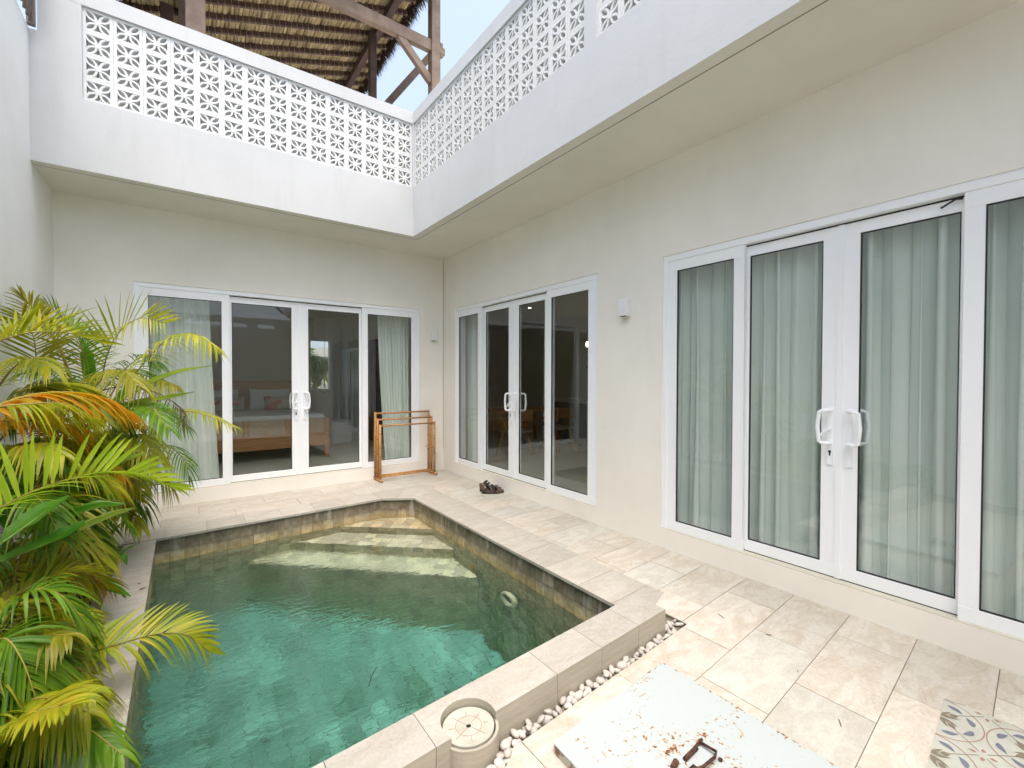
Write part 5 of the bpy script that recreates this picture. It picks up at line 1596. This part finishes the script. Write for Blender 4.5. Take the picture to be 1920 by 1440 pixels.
F(palmC, L_YG, [(-50, 1330, 1.6), (-10, 1300, 1.65), (30, 1285, 1.7), (70, 1300, 1.75)], n=16, L=.16, wd=.015, droop=.6, seed=38)
F(palmC, L_YG, [(-80, 1400, 1.5), (-30, 1350, 1.55), (10, 1340, 1.6), (60, 1372, 1.65)], n=18, L=.2, wd=.013, droop=.6, seed=39)
F(palmC, L_DK, [(40, 1340, 2.0), (95, 1325, 2.0), (140, 1340, 2.0), (185, 1365, 2.0)], n=6, L=.1, wd=.01, droop=.9, seed=40)
# fill between: arching fronds grown from the crowns
for par, bx, by, bz, cnt, L0, ms in ((palmA, -4.12, -1.6, .85, 20, .95, (L_GR, L_DK, L_OL, L_YG)), (palmB, -4.15, -2.7, .80, 24, .95, (L_GR, L_YG, L_DK, L_OL)),
                                     (palmC, -4.15, -3.7, .30, 20, .85, (L_GR, L_YG, L_OL, L_GR)), (palmC, -4.15, -4.6, .05, 9, .6, (L_GR, L_OL, L_DK))):
    for k in range(cnt):
        az = prnd.uniform(-.2, 3.3) if k % 4 else prnd.uniform(0, 6.28)
        L1 = .34 if k < cnt * .6 else .26
        pts = arch((bx + prnd.uniform(-.05, .1), by + prnd.uniform(-.3, .3), bz * prnd.uniform(.4, 1.1)), az, L0 * prnd.uniform(.45, .72) * (1 if abs(sin(az)) < .6 else .75), prnd.uniform(.05, .42), prnd.uniform(.3, .9))
        frond(pts, par, prnd.choice(ms), n=28, L=prnd.uniform(.22, .34), wd=.017, droop=prnd.uniform(.4, .9), lift=.4, seed=100 + k + int(-by * 100), start=.2)
# more fronds through the mass of foliage
FILL = [(20, 700), (60, 735), (110, 705), (150, 745), (200, 740), (30, 790), (90, 800), (150, 800), (205, 800), (20, 850), (120, 850), (180, 850), (225, 850),
        (200, 700), (250, 745), (240, 805), (60, 905), (200, 905), (215, 950), (20, 1010), (60, 1060), (20, 1110), (90, 1130), (30, 1215), (90, 1180), (10, 1260), (60, 1330), (20, 1380), (0, 1320), (-20, 1420)]
for k, (u, v) in enumerate(FILL):
    rr_ = random.Random(900 + k)
    dmax = min(4.3, .93 / (.33 - .00096 * u)) if u < 300 else 4.3
    d = dmax * rr_.uniform(.80, .97); 
    if v > 1000: d = min(d, 1.47 * FPX / (v - 707) * .86)
    sc_ = 3.2 / d; th = rr_.uniform(-.75, .35); ln2 = rr_.uniform(75, 115) * sc_
    q = []
    for t in (0, .33, .66, 1):
        q.append((u - 30 + ln2 * t * cos(th), v + 35 + ln2 * t * sin(th) - 40 * sin(pi * t * .8) + 34 * t * t, d * (1 - .08 * t)))
    m_ = (L_YG, L_OL, L_GR, L_YG, L_YG, L_OR if v < 820 and u < 160 else L_YG)[k % 6]
    F(palmA if v < 1000 and u > 150 else (palmB if v < 960 else palmC), m_, q, n=32, L=rr_.uniform(.22, .32) * (1 if v < 1000 else .8), wd=.019, droop=rr_.uniform(.3, .9), lift=rr_.uniform(0, .6), seed=900 + k, start=.05, amax=1.0)
# broad leaves
def Bl(par, m, path, **k): return blade(G(path), par, m, **k)
Bl(ging2, M_BLADE_L, [(215, 760, 3.7), (268, 726, 3.65), (330, 700, 3.6), (400, 685, 3.5)], wd=.042, fold=.5, peak=.35)
Bl(ging2, M_BLADE_L, [(190, 775, 3.4), (250, 757, 3.4), (310, 748, 3.3), (364, 735, 3.3)], wd=.030, fold=1.0, peak=.4)
Bl(ging2, M_BLADE, [(170, 760, 3.8), (168, 710, 3.8), (160, 660, 3.7), (148, 630, 3.7)], wd=.045, fold=.3)
Bl(ging2, M_BLADE, [(200, 790, 3.6), (225, 745, 3.6), (255, 720, 3.6), (275, 718, 3.6)], wd=.04, fold=.3)
Bl(ging, M_BLADE_L, [(150, 905, 2.9), (200, 880, 2.85), (240, 862, 2.8), (278, 849, 2.8)], wd=.034, fold=.8)
Bl(ging, M_BLADE, [(70, 1000, 2.3), (110, 980, 2.35), (170, 955, 2.4), (236, 945, 2.5)], wd=.045, fold=.9, peak=.5)
Bl(ging, M_BLADE_L, [(85, 1035, 2.2), (140, 1000, 2.3), (200, 972, 2.4), (256, 952, 2.5)], wd=.030, fold=1.1, peak=.5)
Bl(ging, M_BLADE, [(0, 1020, 2.0), (50, 985, 2.1), (90, 955, 2.2), (128, 930, 2.3)], wd=.06, fold=.35)
Bl(ging, M_BLADE, [(-20, 1060, 2.0), (60, 1030, 2.1), (120, 1005, 2.2), (160, 975, 2.3)], wd=.065, fold=.3)
Bl(ging, M_BLADE, [(120, 990, 2.8), (150, 960, 2.8), (175, 930, 2.8), (193, 908, 2.8)], wd=.055, fold=.25)
Bl(ging, M_BLADE, [(140, 995, 2.9), (175, 965, 2.9), (205, 940, 2.9), (235, 910, 2.9)], wd=.06, fold=.3)
Bl(ging, M_BLADE, [(150, 1080, 2.9), (180, 1045, 2.9), (205, 1010, 2.9), (226, 982, 2.9)], wd=.06, fold=.35)
Bl(ging, M_BLADE, [(165, 1085, 2.75), (200, 1055, 2.8), (230, 1035, 2.8), (262, 1018, 2.8)], wd=.04, fold=.3)
Bl(ging, M_BLADE, [(180, 1060, 2.9), (205, 1045, 2.9), (228, 1042, 2.9), (238, 1060, 2.9)], wd=.03, fold=.2)
Bl(ging, M_BLADE, [(80, 1090, 2.4), (120, 1050, 2.45), (160, 1025, 2.5), (198, 1008, 2.5)], wd=.05, fold=.4)
Bl(ging, M_BLADE, [(60, 1190, 2.2), (95, 1180, 2.2), (125, 1160, 2.25), (150, 1145, 2.3)], wd=.055, fold=.2)
Bl(ging, M_BLADE, [(130, 1090, 2.5), (170, 1085, 2.5), (205, 1103, 2.45), (245, 1118, 2.4)], wd=.035, fold=.3)
Bl(ging, M_BLADE, [(120, 1020, 2.6), (130, 960, 2.6), (128, 910, 2.6), (118, 870, 2.6)], wd=.06, fold=.3)
Bl(ging, M_BLADE, [(60, 960, 2.7), (50, 900, 2.7), (55, 850, 2.7), (75, 815, 2.7)], wd=.07, fold=.3)
Bl(ging, M_BLADE, [(20, 1000, 2.5), (10, 930, 2.4), (8, 880, 2.4), (0, 840, 2.3)], wd=.07, fold=.3)
Bl(palmC, M_BLADE, [(115, 1390, 2.0), (112, 1340, 2.0), (112, 1300, 2.0), (113, 1270, 2.0)], wd=.028, fold=.2)
for k in range(34):
    y_ = prnd.uniform(-4.9, -1.5); x = prnd.uniform(-4.32, -3.95); az = prnd.uniform(0, 6.28); L_ = prnd.uniform(.25, .55)
    b = Vector((x, y_, prnd.uniform(.0, .35) if y_ > -3.6 else prnd.uniform(0, .12)))
    blade(arch(b, az, L_ * .5, L_ * prnd.uniform(.3, .8), .2, 4), ging if y_ < -2.7 else ging2, M_BLADE, wd=prnd.uniform(.03, .055), fold=.3)

# greenery beyond the bedroom window and a tree behind the garden wall
bgp = thing('garden_palm', 'palm leaves outside the bedroom back window', 'palm', (-.5, 6.6, 0))
mb = MB(); mb.tube([(-.5, 6.6, -.2), (-.5, 6.6, 1.3)], .05, 8); part('trunk', mb, M_STEM, bgp)
for k in range(26):
    az = 2 * pi * k / 26 * 3 + .1
    frond(arch((-.5, 6.6, .9 + .07 * (k % 9)), az, .9, 1.0, 1.0), bgp, (L_GR, L_DK)[k % 2], n=22, L=.45, wd=.035, droop=.6, seed=300 + k)
mb = MB(); mb.box(-4.6, 3, 8.4, 8.6, -.2, 2.4); tag(part('neighbour_wall', mb, M_CREAM, None), 'pale wall behind the garden palm at the back of the bedroom', 'wall')
tr = thing('garden_tree', 'spreading tree behind the slotted wall, seen only as a reflection in the back door', 'tree', (.8, -13.0, 0))
tmb = MB(); tmb.tube([(.8, -13, -.2), (.75, -13, 2.5), (.6, -12.9, 4.2)], [.16, .13, .1], 8)
lmb = MB(); trn = random.Random(9)
for k in range(15):
    a = trn.uniform(0, 6.28); r = trn.uniform(.8, 2.3); e = Vector((.6 + r * cos(a), -12.9 + r * sin(a), 4.3 + trn.uniform(.3, 1.8)))
    tmb.tube(catmull([(.62, -12.9, 3.4 + trn.uniform(0, .9)), (.6 + .5 * r * cos(a), -12.9 + .5 * r * sin(a), 4.3), e], 6), [.06 - .007 * i for i in range(7)], 6)
    for q in range(150):
        d = Vector((trn.gauss(0, .38), trn.gauss(0, .38), trn.gauss(0, .13))); c = e + d; s_ = .035
        u_ = Vector((trn.uniform(-1, 1), trn.uniform(-1, 1), trn.uniform(-.4, .4))).normalized() * s_; v_ = u_.cross(Vector((trn.uniform(-.3, .3), trn.uniform(-.3, .3), 1))).normalized() * s_ * .6
        lmb.add([c - u_, c - v_, c + u_, c + v_], [(0, 1, 2, 3)])
part('trunk', tmb, M_WOODD, tr); part('crown', lmb, L_DK, tr)
